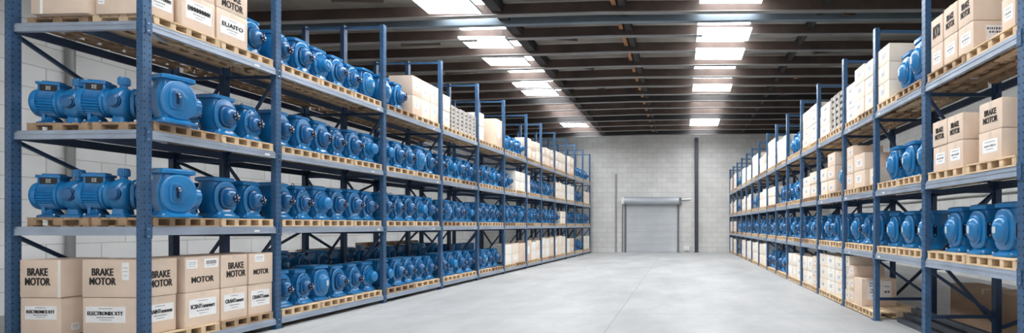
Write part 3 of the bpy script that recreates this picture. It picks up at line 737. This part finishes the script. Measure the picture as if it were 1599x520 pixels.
# ---- left rack, second and third shelf, near end: three pumps across the end, then the row
for lev in (1, 2):
    zz = L.lev[lev]+PT
    for (X, Y, k, s, ds) in ((-9.69, 7.30, 'motor', (.80, .88, 1.06), 'blue finned motor pump at outer end'), (-8.94, 7.27, 'motor', (.80, .9, 1.08), 'blue finned motor pump at end centre')):
        o = copy_tree(PUMP[k][0], (X, Y, zz), L.ang+.42, s); tag(o, f"{ds}, {SHELF[lev]}, left rack", 'pump', f"blue pumps on the {SHELF[lev]} of the left rack")
    o = copy_tree(PUMP['port'][0], (-8.00, 7.20, zz), L.ang-.26, (1.0, 1.0, 1.10)); tag(o, f"large blue ported pump at the corner post, {SHELF[lev]}, left rack", 'pump', f"blue pumps on the {SHELF[lev]} of the left rack")
    pump(L, lev, 7.69, 'eye', .58, .88, .0, 'set-back ')
    pump(L, lev, 8.14, 'lid', .46, 1.0, -.04)
    pump(L, lev, 8.62, 'lid' if lev == 1 else 'eye', .46, .96, .03)
# a second row of pallets carries them at the near end; bays two to twelve
for bay, n in ((1, 6), (2, 5), (3, 4), (4, 4)): pump_row(L, 2, bay, n, scale=1.06)
for bay, n in ((1, 6), (2, 5), (3, 5), (4, 4), (5, 4), (6, 4), (7, 4)): pump_row(L, 1, bay, n, scale=1.04)
pump_row(L, 3, 1, 6, scale=1.08)
pump_row(L, 3, 2, 2, 0, .40, scale=1.06)
columns(L, 3, 2, 3, [(.55, .55)], .75, ('card', 'card_lit', 'card_lit'), .46, 1.0)
column(L, 3, 14.62, 15.05, (.5, .5), .7, 'card_lit')
def crate(r, lev, Ya, Yb, h, depth, n):
    bm = B(); w = Yb-Ya
    box(bm, (-depth/2+.02, -w/2+.02, .02), (depth/2-.02, w/2-.02, h-.03), 1)
    k = 6
    for i in range(k):
        z = .0+i*(h-.10)/(k-1)
        box(bm, (depth/2-.02, -w/2, z), (depth/2, w/2, z+.09), 0); box(bm, (-depth/2, -w/2, z), (depth/2, -w/2+.018, z+.09), 0); box(bm, (-depth/2, w/2-.018, z), (depth/2, w/2, z+.09), 0)
    for yy in (-w/2, w/2-.05): box(bm, (depth/2, yy, 0), (depth/2+.018, yy+.05, h), 0)
    box(bm, (-depth/2, -w/2, h-.02), (depth/2, w/2, h), 0)
    o = link('slatted_crate', mesh('slatted_crate', bm, ['crate', 'crate_dark'], False), None, pos(r, (Ya+Yb)/2, .06+depth/2, r.lev[lev]+PT), (0, 0, r.ang))
    b = bay_of(r, (Ya+Yb)/2); tag(o, f"grey slatted crate, {nth(r.side, lev, b, 'crate')} crate of {ORD[b]} bay, {SHELF[lev]}, {r.side} rack", 'crate', f"slatted crates on the {r.side} rack")
for k in range(6): crate(L, 3, 15.12+k*.27, 15.12+k*.27+.255, .78-.02*(k % 2), .7, k)
column(L, 3, 16.95, 17.35, (.5, .5), .5, 'card_white')
column(L, 3, 18.38, 18.94, (1.10,), .62, 'card', descs=['tall tan carton'])
pump_row(L, 3, 5, 4, scale=.98); columns(L, 3, 5, 3, [(.5, .55), (.5, .5)], .5, ('card_lit', 'card', 'card_lit'), d0=1.25, row='rear ')
columns(L, 3, 6, 3, [(.5, .45), (.45, .45)], .6, ('card_lit', 'card'))
columns(L, 3, 7, 3, [(.42, .42), (.45, .45)], .6, ('card', 'card_lit'))
columns(L, 3, 8, 3, [(.5, .5)], .6, ('card_lit',))
columns(L, 3, 9, 2, [(.5, .55)], .6, ('card_lit', 'card'))
pump_row(L, 3, 10, 3); columns(L, 3, 10, 2, [(.5, .55)], .5, ('card_lit',), d0=1.25, row='rear ')
pump_row(L, 3, 11, 3)
pump_row(L, 2, 5, 2, 0, .45); columns(L, 2, 5, 2, [(.42, .42)], .65, ('card_white',), .50, 1.0)
columns(L, 2, 6, 1, [(.4, .4)], .5, ('card_white',), 0, .25); pump_row(L, 2, 6, 3, .27, 1.0)
pump_row(L, 2, 7, 4)
columns(L, 2, 8, 3, [(.4, .45), (.5, .4)], .55, ('card_lit',))
columns(L, 2, 9, 2, [(.4, .5)], .55, ('card_white',)); pump_row(L, 2, 10, 4)
columns(L, 2, 11, 3, [(.4, .4)], .55, ('card_lit',))
columns(L, 1, 8, 2, [(.35, .35)], .55, ('card_lit',), .5, 1.0); pump_row(L, 1, 8, 2, 0, .48)
for b_ in (9, 10, 11): pump_row(L, 1, b_, 4)
pump_row(L, 0, 1, 6, scale=1.04); pump_row(L, 0, 1, 5, d=1.56, scale=.84, row='rear ', zoff=4*PT+.003, kinds=['motor', 'lid', 'hatch', 'eye', 'lid'])
pump_row(L, 0, 2, 5, scale=1.04); pump_row(L, 0, 3, 4, scale=1.06)
pump_row(L, 0, 2, 4, d=1.56, scale=.84, row='rear ', zoff=4*PT+.003, kinds=['lid', 'motor', 'lid'])
pump_row(L, 0, 3, 3, d=1.56, scale=.84, row='rear ', zoff=4*PT+.003, kinds=['lid', 'hatch'])
pump_row(L, 0, 4, 4, kinds=['lid', 'hatch', 'eye', 'lid'])
def drum(r, lev, Y, d, n):
    bm = B(); s = []
    for (z, q) in ((0, .27), (.02, .285), (.04, .285), (.05, .275), (.31, .275), (.325, .287), (.34, .275), (.62, .275), (.635, .287), (.65, .275), (.90, .275), (.91, .287), (.94, .287), (.945, .27), (.93, .262)): s.append((z, q, q, 2, 0, 0))
    loft(bm, 'z', s, 32, 0); o = link('steel_drum', mesh('steel_drum', bm, 'pump'), None, pos(r, Y, d, r.lev[lev]+PT+.001), (0, 0, 0))
    bm = B(); cyl(bm, 'z', .930, .952, .035, .15, 0, 12, 0, .004); link('bung', mesh('bung', bm, 'steel'), o)
    tag(o, f"blue steel drum, {ORD[n]} one behind the fifth bay pumps, floor shelf, left rack", 'drum', 'blue drums on the left rack')
for k, Y in enumerate((17.2, 17.9, 18.6)): drum(L, 0, Y, 1.38, k)
columns(L, 0, 5, 3, [(.42, .42), (.40, .46), (.85,)], .6, ('card_white', 'card_lit', 'card'))
columns(L, 0, 6, 3, [(.95,), (.42, .42), (.45, .45)], .6, ('card', 'card_white', 'card_lit'))
columns(L, 0, 7, 3, [(.5, .5), (.45, .5), (.5, .5)], .6, ('card_lit', 'card_white', 'card'))
columns(L, 0, 8, 3, [(.5, .5), (.5, .55)], .6, ('card_lit', 'card_lit'))
columns(L, 0, 9, 2, [(.42, .42)], .6, ('card_white', 'card')); pump_row(L, 0, 10, 3)
columns(L, 0, 11, 3, [(.45, .45), (.5, .4)], .6, ('card_white', 'card_lit'))
# long brown cartons lying behind the floor-level pumps
def long_carton(r, Ya, Yb, d0, w, z, h, label, mat='card_dark'):
    o = carton(Yb-Ya, w, h, mat, pos(r, (Ya+Yb)/2, d0+w/2, z), r.ang); tag(o, label, 'box')
# ---- right rack
def rb(px0, px1): return RY(px1), RY(px0)
bm_small = [(.3, .7, .012), (.0, .75, .03), (-.25, .5, .012)]
def rpaper(o, h): put_paper(o, '+x', h, 0, 0, h[1]*1.3, h[2]*.9, bm_small)
def rbrake(s): return lambda o, h: art_brake(o, h, '+x', s, w=h[1]*1.25, h=h[2]*.95, v=.0)
def near_sticker(o, h): rbrake('BRAKE\nMOTOR')(o, h); sticker(o, h, '+y', .18, .05, .22, .20)
def near_paper(o, h): rpaper(o, h); put_paper(o, '+y', h, .02, .03, h[0]*1.1, h[2]*1.1, [(.3, .95, .035), (.08, .8, .03)])
column(R, 3, 5.80, 6.05, (.42,), .75, 'card', descs=['tan carton at the end post'], art=A(rpaper))
column(R, 3, 6.60, 6.95, (.42, .46), .75, 'card', art=A(near_paper, rbrake('BRAKE\nMOTOR')), descs=['tan carton with wide paper', 'tan carton lettered MOTOR'])
column(R, 3, 6.97, 7.32, (.42, .46), .75, 'card', art=A(rpaper, rbrake('BRAKE\nMOTOR')), descs=['tan carton with blue-print paper', 'tan carton lettered MOTOR'])
column(R, 3, 7.34, 7.68, (.42, .44), .75, 'card', art=A(rpaper, rbrake('MOTOR')), descs=['tan carton with blue-print paper', 'tan carton lettered MOTOR'])
column(R, 2, 6.02, 6.48, (.40, .40), .78, 'card', art=A(rpaper, near_sticker), descs=['tan carton with white paper', 'tan carton with side sticker'])
column(R, 2, 6.83, 7.22, (.40, .40), .72, 'card', art=A(rpaper, rbrake('BRAKE\nMOTOR')), descs=['tan carton with white paper', 'tan carton lettered MOTOR'])
column(R, 2, 7.23, 7.63, (.40, .40), .72, 'card', art=A(rpaper, rbrake('BRAKE\nMOTOR')), descs=['tan carton with white paper', 'tan carton lettered MOTOR'])
pump(R, 1, 6.22, 'dome', .46, .97); pump(R, 1, 6.80, 'hatch', .48, .96); pump(R, 1, 7.36, 'hatch', .48, .94)
pump_row(R, 1, 1, 3, kinds=['dome', 'hatch', 'hatch'], scale=.92, jit=.04)
pump_row(R, 2, 1, 3, kinds=['hatch', 'hatch', 'hatch'], scale=.95, jit=.05)
pump(R, 3, 8.22, 'hatch', .44, 1.12); pump(R, 3, 8.76, 'hatch', .44, 1.0)
column(R, 3, 9.15, 9.65, (.38, .36, .36), .7, 'card_lit')
columns(R, 3, 2, 3, [(.36, .36, .34), (.37, .37, .37), (.30, .30, .28)], .62, ('card_lit', 'card_lit', 'card_white'))
crate(R, 3, 11.62, 11.90, .92, .6, 0); crate(R, 3, 11.92, 12.20, .92, .6, 1); crate(R, 3, 12.22, 12.50, .92, .6, 2)
column(R, 3, 12.6, 13.4, (.30, .30, .28), .62, 'card_lit')
columns(R, 3, 4, 2, [(.28, .28, .28, .28)], .7, ('card_lit', 'card'))
pump_row(R, 3, 5, 3, kinds=['dome', 'hatch'], scale=1.05)
columns(R, 3, 6, 3, [(.3, .3, .3), (.32, .34)], .6, ('card_white', 'card_lit'))
columns(R, 3, 7, 3, [(.3, .3, .3, .25)], .6, ('card_white', 'card_lit'))
columns(R, 3, 8, 2, [(.4, .4), (.35, .4)], .6, ('card', 'card_lit'))
columns(R, 3, 9, 2, [(.4, .4, .3)], .6, ('card_white',))
columns(R, 3, 10, 2, [(.4, .4)], .6, ('card_white',)); columns(R, 3, 11, 2, [(.45, .45)], .6, ('card_white',)); pump_row(R, 3, 12, 3)
columns(R, 3, 13, 2, [(.5, .5)], .6, ('card_white', 'card_lit')); columns(R, 3, 14, 2, [(.45, .45)], .6, ('card_lit',))
column(R, 2, 9.83, 10.30, (.38,), .62, 'card_lit', d0=.15)
column(R, 2, 10.33, 10.95, (.38, .38), .72, 'card')
column(R, 2, 10.98, 11.40, (.36, .36, .30), .72, 'card')
pump(R, 2, 11.9, 'hatch', .46, 1.0); column(R, 2, 12.20, 12.78, (.36, .36, .34), .66, 'card'); column(R, 2, 12.82, 13.38, (.36, .36), .66, 'card_lit')
columns(R, 2, 4, 2, [(.38, .36), (.36, .30)], .66, ('card', 'card_lit'))
pump_row(R, 2, 5, 3, kinds=['eye', 'hatch']); pump_row(R, 2, 6, 3)
columns(R, 2, 7, 2, [(.36, .4)], .6, ('card_lit',)); columns(R, 2, 8, 2, [(.4, .4), (.36, .36)], .6, ('card_white', 'card_lit')); pump_row(R, 2, 9, 3)
for b_ in (10, 11, 13, 14): columns(R, 2, b_, 2, [(.42, .42), (.36, .36)], .6, ('card_white', 'card_lit'))
pump_row(R, 2, 12, 3)
for b_ in range(2, 13): pump_row(R, 1, b_, 3, kinds=['hatch', 'lid', 'dome', 'eye', 'hatch'][b_ % 3:], scale=.98, jit=.06)
for b_ in (13, 14): columns(R, 1, b_, 2, [(.4, .3)], .6, ('card_lit',))
def big_label(o, h):
    p = put_paper(o, '+y', h, -.10, .06, .34, .44, [(.36, .7, .03), (.22, .8, .03), (.02, .6, .035), (-.12, .7, .035), (-.3, .4, .02)]); put_paper(o, '+y', h, .18, .06, .20, .40, [(.2, .7, .02), (-.1, .6, .05)])
column(R, 0, 10.48, 10.93, (.62,), .80, 'card', descs=['large tan carton with big white label'], art=A(big_label))
column(R, 0, 10.95, 11.20, (.29, .29, .29), .74, 'card'); column(R, 0, 11.21, 11.46, (.27, .27, .27, .27), .74, 'card_lit')
columns(R, 0, 3, 3, [(.34, .34, .34)], .66, ('card_lit', 'card_white', 'card_lit'))
columns(R, 0, 4, 3, [(.3, .3, .3), (.4, .45), (.42, .42)], .66, ('card', 'card_white', 'card_lit'))
columns(R, 0, 5, 3, [(.4, .42), (.42, .42)], .66, ('card_white', 'card_lit'))
pump_row(R, 0, 6, 3, scale=1.05); pump_row(R, 0, 7, 3, scale=1.05)
for b_ in (8, 9, 10, 11): columns(R, 0, b_, 2, [(.5, .5), (.45, .5)], .6, ('card_white', 'card_lit'))
pump_row(R, 0, 12, 3); columns(R, 0, 13, 2, [(.45, .45)], .6, ('card_lit',)); columns(R, 0, 14, 2, [(.5, .45)], .6, ('card_white',))
# loose rails lying on the floor in the two empty bays
k = 0
for (Ya, Yb, d, z) in ((5.9, 9.55, .45, 0), (5.8, 9.5, .72, 0), (6.0, 9.6, .99, 0), (6.1, 9.55, .58, .105), (5.9, 9.4, .86, .105), (6.2, 9.5, .72, .21)):
    bm = B(); a, b_ = pos(R, Ya, d, z+.05), pos(R, Yb, d, z+.05)
    bar(bm, a, b_, .10, .02); bar(bm, a+R.inn*.045+Vector((0, 0, 0)), b_+R.inn*.045, .012, .10); bar(bm, a-R.inn*.045, b_-R.inn*.045, .012, .10)
    o = link('spare_rail', mesh('spare_rail', bm, 'rail_spare', False)); tag(o, f"dark steel rail lying on the floor under the right rack, {ORD[k]} of six", 'rail', 'spare rails under the right rack'); k += 1

# ------------------------------------------------------------------ the building
YF, YN, XL, XR, ZR = 34.25, -7.0, -15.0, 11.0, 8.86
def sag(x): return 0.030*(x+2.5) if x < -2.5 else 0.008*(x+2.5)     # the roof falls a little towards the far-left eaves
bm = B(); box(bm, (XL-.3, YN, -.2), (XR+.3, YF+.3, 0)); structure('floor', mesh('floor', bm, 'floor', False))
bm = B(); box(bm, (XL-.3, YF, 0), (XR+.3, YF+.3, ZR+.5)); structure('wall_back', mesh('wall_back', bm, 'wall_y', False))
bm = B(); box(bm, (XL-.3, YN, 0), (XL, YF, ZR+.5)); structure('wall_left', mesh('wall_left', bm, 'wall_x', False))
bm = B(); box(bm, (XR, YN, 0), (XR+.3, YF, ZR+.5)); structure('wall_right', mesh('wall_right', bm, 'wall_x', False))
SKY = ((-7.55, -5.95), (0.50, 2.35))
xs = [XL-.2, SKY[0][0], SKY[0][1], -2.5, SKY[1][0], SKY[1][1], XR+.2]
bm = B()
for a, b_ in zip(xs[:-1], xs[1:]):
    if (a, b_) in SKY: continue
    v = [bm.verts.new((x, y, ZR+sag(x)+t)) for t in (0, .12) for y in (YN, YF) for x in (a, b_)]
    for q in ((0, 1, 3, 2), (4, 6, 7, 5), (0, 4, 5, 1), (2, 3, 7, 6), (0, 2, 6, 4), (1, 5, 7, 3)): bm.faces.new([v[i] for i in q])
for (a, b_) in SKY:
    v = [bm.verts.new((x, y, ZR+sag(x)+t)) for t in (0, .12) for y in (32.7, YF) for x in (a, b_)]
    for q in ((0, 1, 3, 2), (4, 6, 7, 5), (0, 4, 5, 1), (2, 3, 7, 6), (0, 2, 6, 4), (1, 5, 7, 3)): bm.faces.new([v[i] for i in q])
structure('ceiling', mesh('ceiling', bm, 'roof', False))
BEAMS = [-5.5, -3.4, -1.3, .8, 2.9, 4.6, 6.2, 7.8, 9.4, 11.0, 12.5, 13.95, 15.65, 17.1, 18.6, 20.0, 21.3, 22.7, 23.9, 25.3, 26.7, 28.15, 29.6, 31.1, 32.7]
def roof_beam(Y, z0, z1, w, mats, fl=True):
    bm = B(); pts = [XL+.02, -11.0, -7.5, -5.9, -2.5, 0.5, 2.4, XR-.02]
    rnd = random.Random(int(Y*10)); wob = [rnd.uniform(-.02, .02) for _ in pts]
    def strip(lo, hi, hw, mi):
        prev = None
        for x, q in zip(pts, wob):
            c = [bm.verts.new((x, Y+sy*hw, EYE+zz+sag(x)+q*.4)) for sy, zz in ((-1, lo), (1, lo), (1, hi), (-1, hi))]
            if prev:
                for i in range(4): bm.faces.new((prev[i], prev[(i+1) % 4], c[(i+1) % 4], c[i])).material_index = mi
            else: bm.faces.new(c).material_index = mi
            prev = c
        bm.faces.new(list(reversed(prev))).material_index = mi
    strip(z0+(.022 if fl else 0), z1, w, 0)
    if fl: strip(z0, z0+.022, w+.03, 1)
    structure('ceiling_beam', mesh('ceiling_beam', bm, mats, False))
for i, Y in enumerate(BEAMS): roof_beam(Y, 6.41, 6.75, .07, ['timber' if Y < 22 or i % 3 else 'timber_dark', 'flange_glint'])
for Y in (14.56,): roof_beam(Y, 6.41, 6.68, .09, ['girder', 'girder'], False)
# longitudinal timbers and struts between the beams
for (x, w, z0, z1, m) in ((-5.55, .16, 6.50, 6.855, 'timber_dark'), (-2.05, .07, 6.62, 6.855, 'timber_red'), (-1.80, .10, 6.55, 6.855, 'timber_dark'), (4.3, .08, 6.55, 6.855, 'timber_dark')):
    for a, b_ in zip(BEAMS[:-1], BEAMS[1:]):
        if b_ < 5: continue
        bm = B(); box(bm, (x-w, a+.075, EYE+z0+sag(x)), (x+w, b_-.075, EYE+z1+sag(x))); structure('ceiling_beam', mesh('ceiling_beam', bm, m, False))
for i, Y in enumerate(BEAMS):
    if 7 < Y < 24:
        for (x, s) in ((-9.6, 1), (4.9, 1), (-3.6, -1)):
            if (i + (x > 0)) % 2: continue
            bm = B(); bar(bm, (x, Y+.10, EYE+6.42+sag(x)), (x+s*.9, Y+.9, EYE+6.78+sag(x)), .10, .16); structure('ceiling_beam', mesh('ceiling_beam', bm, 'timber' if x < 0 else 'timber_red' if i % 3 == 0 else 'timber', False))
# skylight strips in the roof, one pane per roof bay
n = 1
ends = BEAMS + [YF]
for (xa, xb) in SKY:
    for a, b_ in zip(ends[:-2], ends[1:-1]):
        bm = B(); v = [bm.verts.new((x, y, ZR+sag(x)+.02+t)) for t in (0, .03) for y in (a+.02, b_-.02) for x in (xa, xb)]
        for q in ((0, 1, 3, 2), (4, 6, 7, 5), (0, 4, 5, 1), (2, 3, 7, 6), (0, 2, 6, 4), (1, 5, 7, 3)): bm.faces.new([v[i] for i in q])
        w = structure(f'window_{n}', mesh('skylight', bm, 'sky', False)); n += 1
        bm = B()
        for xx in (xa, xb-.04): box(bm, (xx, a+.02, ZR-.05+sag(xx)), (xx+.04, b_-.02, ZR+.02+sag(xx)))
        link('window_frame', mesh('window_frame', bm, 'lamp_frame', False), w)
# flat ceiling lights hung under the beams
def light(xa, xb, Ya, Yb, label):
    z = EYE+6.40+sag((xa+xb)/2); xc, yc = (xa+xb)/2, (Ya+Yb)/2
    o = link('ceiling_light', None, None, (xc, yc, z)); tag(o, label, 'light', 'flat ceiling lights under the roof beams')
    hx, hy = (xb-xa)/2, (Yb-Ya)/2
    bm = B(); box(bm, (-hx, -hy, .02), (hx, hy, .06)); 
    for s in (-1, 1): box(bm, (-hx, s*hy-.015, -.01), (hx, s*hy+.015, .02)); box(bm, (s*hx-.015, -hy, -.01), (s*hx+.015, hy, .02))
    link('light_frame', mesh('light_frame', bm, 'lamp_frame', False), o)
    bm = B(); box(bm, (-hx+.015, -hy+.015, .0), (hx-.015, hy-.015, .019)); link('diffuser', mesh('diffuser', bm, 'lamp', False), o)
    bm = B()
    for sx in (-.8, .8): 
        for sy in (-.8, .8): box(bm, (sx*hx-.006, sy*hy-.006, .06), (sx*hx+.006, sy*hy+.006, .42))
    link('hanger', mesh('hanger', bm, 'dark_steel', False), o)
for k, (a, b_) in enumerate(((12.62, 13.36), (15.10, 16.05), (16.85, 17.85), (21.15, 22.10), (28.0, 29.75))):
    light(.50, 2.30, a, b_, f"bright flat ceiling light, {ORD[k]} along the roof strip over the door column side")
for k, (a, b_) in enumerate(((12.75, 13.66), (15.42, 16.30), (17.25, 18.08), (20.35, 20.95), (21.25, 22.25), (28.25, 29.40))):
    light(-7.50, -5.92, a, b_, f"bright flat ceiling light, {ORD[k]} along the roof strip over the left rack")

# ---- end wall: roller door, column, conduits
def fx(px): return (px-CX)*YF/F
def fz(py): return EYE+(CY-py)*YF/F
d1 = link('door_1', None, None, (fx(1018), YF, 0)); d1['kind'] = 'structure'
hw = (fx(1059)-fx(977))/2; hh = fz(318)
bm = B(); n_s = 34; prev = None
for k in range(n_s*4+1):
    z = .06+(hh-.06)*k/(n_s*4); ph = (k % 4); y = -.10-(.0, .022, .030, .022)[ph]
    c = [bm.verts.new((-hw, y, z)), bm.verts.new((hw, y, z))]
    if prev: bm.faces.new((prev[0], prev[1], c[1], c[0]))
    prev = c
box(bm, (-hw, -.10, .06), (hw, -.06, hh)); box(bm, (-hw, -.14, .0), (hw, -.08, .07))
link('door_curtain', mesh('door_curtain', bm, 'door', True), d1)
for s in (-1, 1):
    bm = B(); box(bm, (s*hw-.07, -.17, 0), (s*hw+.07, -.005, hh)); link('guide_rail', mesh('guide_rail', bm, 'rail', False), d1)
bm = B(); cyl(bm, 'x', -hw-.06, hw+.06, .28, -.30, hh+.20, 28, 0, .01)
for f in bm.faces: pass
link('roller_hood', mesh('roller_hood', bm, 'door_hood', True), d1)
for s in (-1, 1):
    bm = B(); box(bm, (s*(hw+.16)-.10, -.55, hh-.04), (s*(hw+.16)+.10, -.005, hh+.42), 0, None, .02); link('hood_bracket', mesh('hood_bracket', bm, 'pipe_white' if s < 0 else 'rail', False), d1)
def wall_pipe(pts, r, label, mat, name='conduit_pipe'):
    bm = B(); tube(bm, pts, r, 10); o = link(name, mesh(name, bm, mat)); tag(o, label, 'pipe')
wall_pipe([(fx(962), YF-.06, .0), (fx(962), YF-.06, fz(272))], .05, 'tall grey conduit on the block wall beside the roller door', 'pipe')
wall_pipe([(fx(972), YF-.05, .0), (fx(972), YF-.05, fz(316))], .035, 'short grey conduit hugging the roller door rail', 'pipe')
wall_pipe([(fx(1062), YF-.05, fz(312)), (fx(1079), YF-.05, fz(311))], .06, 'pale pipe stub level with the roller hood', 'pipe_white')
bm = B(); box(bm, (-.12, -.20, 0), (.12, 0, fz(216)), 0); box(bm, (-.14, -.215, 0), (.14, -.20, fz(216)), 0); box(bm, (-.20, -.24, 0), (.20, 0, .03), 0)
o = structure('trim_1', mesh('wall_column', bm, 'dark_steel', False)); o.location = (fx(1087.5), YF-.002, 0)
bm = B(); box(bm, (-.20, -.12, 0), (.20, 0, .30), 0, None, .01); o = link('socket_box', mesh('socket_box', bm, 'pipe_white'), None, (fx(1072), YF-.001, .15)); tag(o, 'small pale wall box low beside the dark column', 'box')
bm = B(); box(bm, (-.012, -.128, .05), (.012, -.12, .25)); link('box_lid_latch', mesh('box_lid_latch', bm, 'pipe'), o)
wall_pipe([(XL+.08, 11.25, 0), (XL+.08, 11.25, 8.3)], .08, 'vertical grey pipe on the side wall behind the left rack', 'pipe')
for k, z in enumerate((3.15, 2.55)): wall_pipe([(XR-.08, 8, z), (XR-.08, 28, z)], .06, f"horizontal pale pipe along the wall behind the right rack, {('upper', 'lower')[k]} of two", 'pipe_white')
# long brown cartons standing behind the low pumps
for (Ya, Yb, d0, w, h, label) in ((14.4, 17.0, 2.36, .40, 1.45, 'long brown carton standing on the floor behind the third bay of the left rack'), (12.2, 13.7, 2.36, .30, 1.35, 'flat brown carton standing on the floor behind the second bay of the left rack')):
    o = carton(Yb-Ya, w, h, 'card_dark', pos(L, (Ya+Yb)/2, d0+w/2, 0), L.ang); tag(o, label, 'box')

for (Ya, Yb, d0, w, h, label) in ((5.6, 7.3, 1.55, .55, .62, 'long brown carton on the floor behind the empty first bay of the right rack'), (7.6, 9.6, 1.55, .60, .80, 'bulky brown carton on the floor behind the empty second bay of the right rack')):
    o = carton(Yb-Ya, w, h, 'card_dark', pos(R, (Ya+Yb)/2, d0+w/2, 0), R.ang); tag(o, label, 'box')
# ------------------------------------------------------------------ light, world, camera
w = bpy.data.worlds.new('sky'); scene.world = w; w.use_nodes = True
bg = w.node_tree.nodes['Background']; bg.inputs['Color'].default_value = (0.93, 0.96, 1.0, 1); bg.inputs['Strength'].default_value = 0.85
cam = bpy.data.cameras.new('camera'); co = bpy.data.objects.new('camera', cam); COL.objects.link(co); scene.camera = co
co.location = (0, 0, EYE); co.rotation_euler = (PI/2, 0, 0)
cam.sensor_fit = 'HORIZONTAL'; cam.sensor_width = 36.0; cam.lens = 36.0*F/1599.0
cam.shift_x = (799.5-CX)/1599.0; cam.shift_y = (CY-260.0)/1599.0
cam.clip_start = 0.05; cam.clip_end = 200
vs = scene.view_settings; vs.view_transform = 'Standard'; vs.look = 'None'; vs.exposure = 0.0; vs.gamma = 1.0; vs.use_curve_mapping = False
scene.cycles.max_bounces = 8; scene.cycles.diffuse_bounces = 5
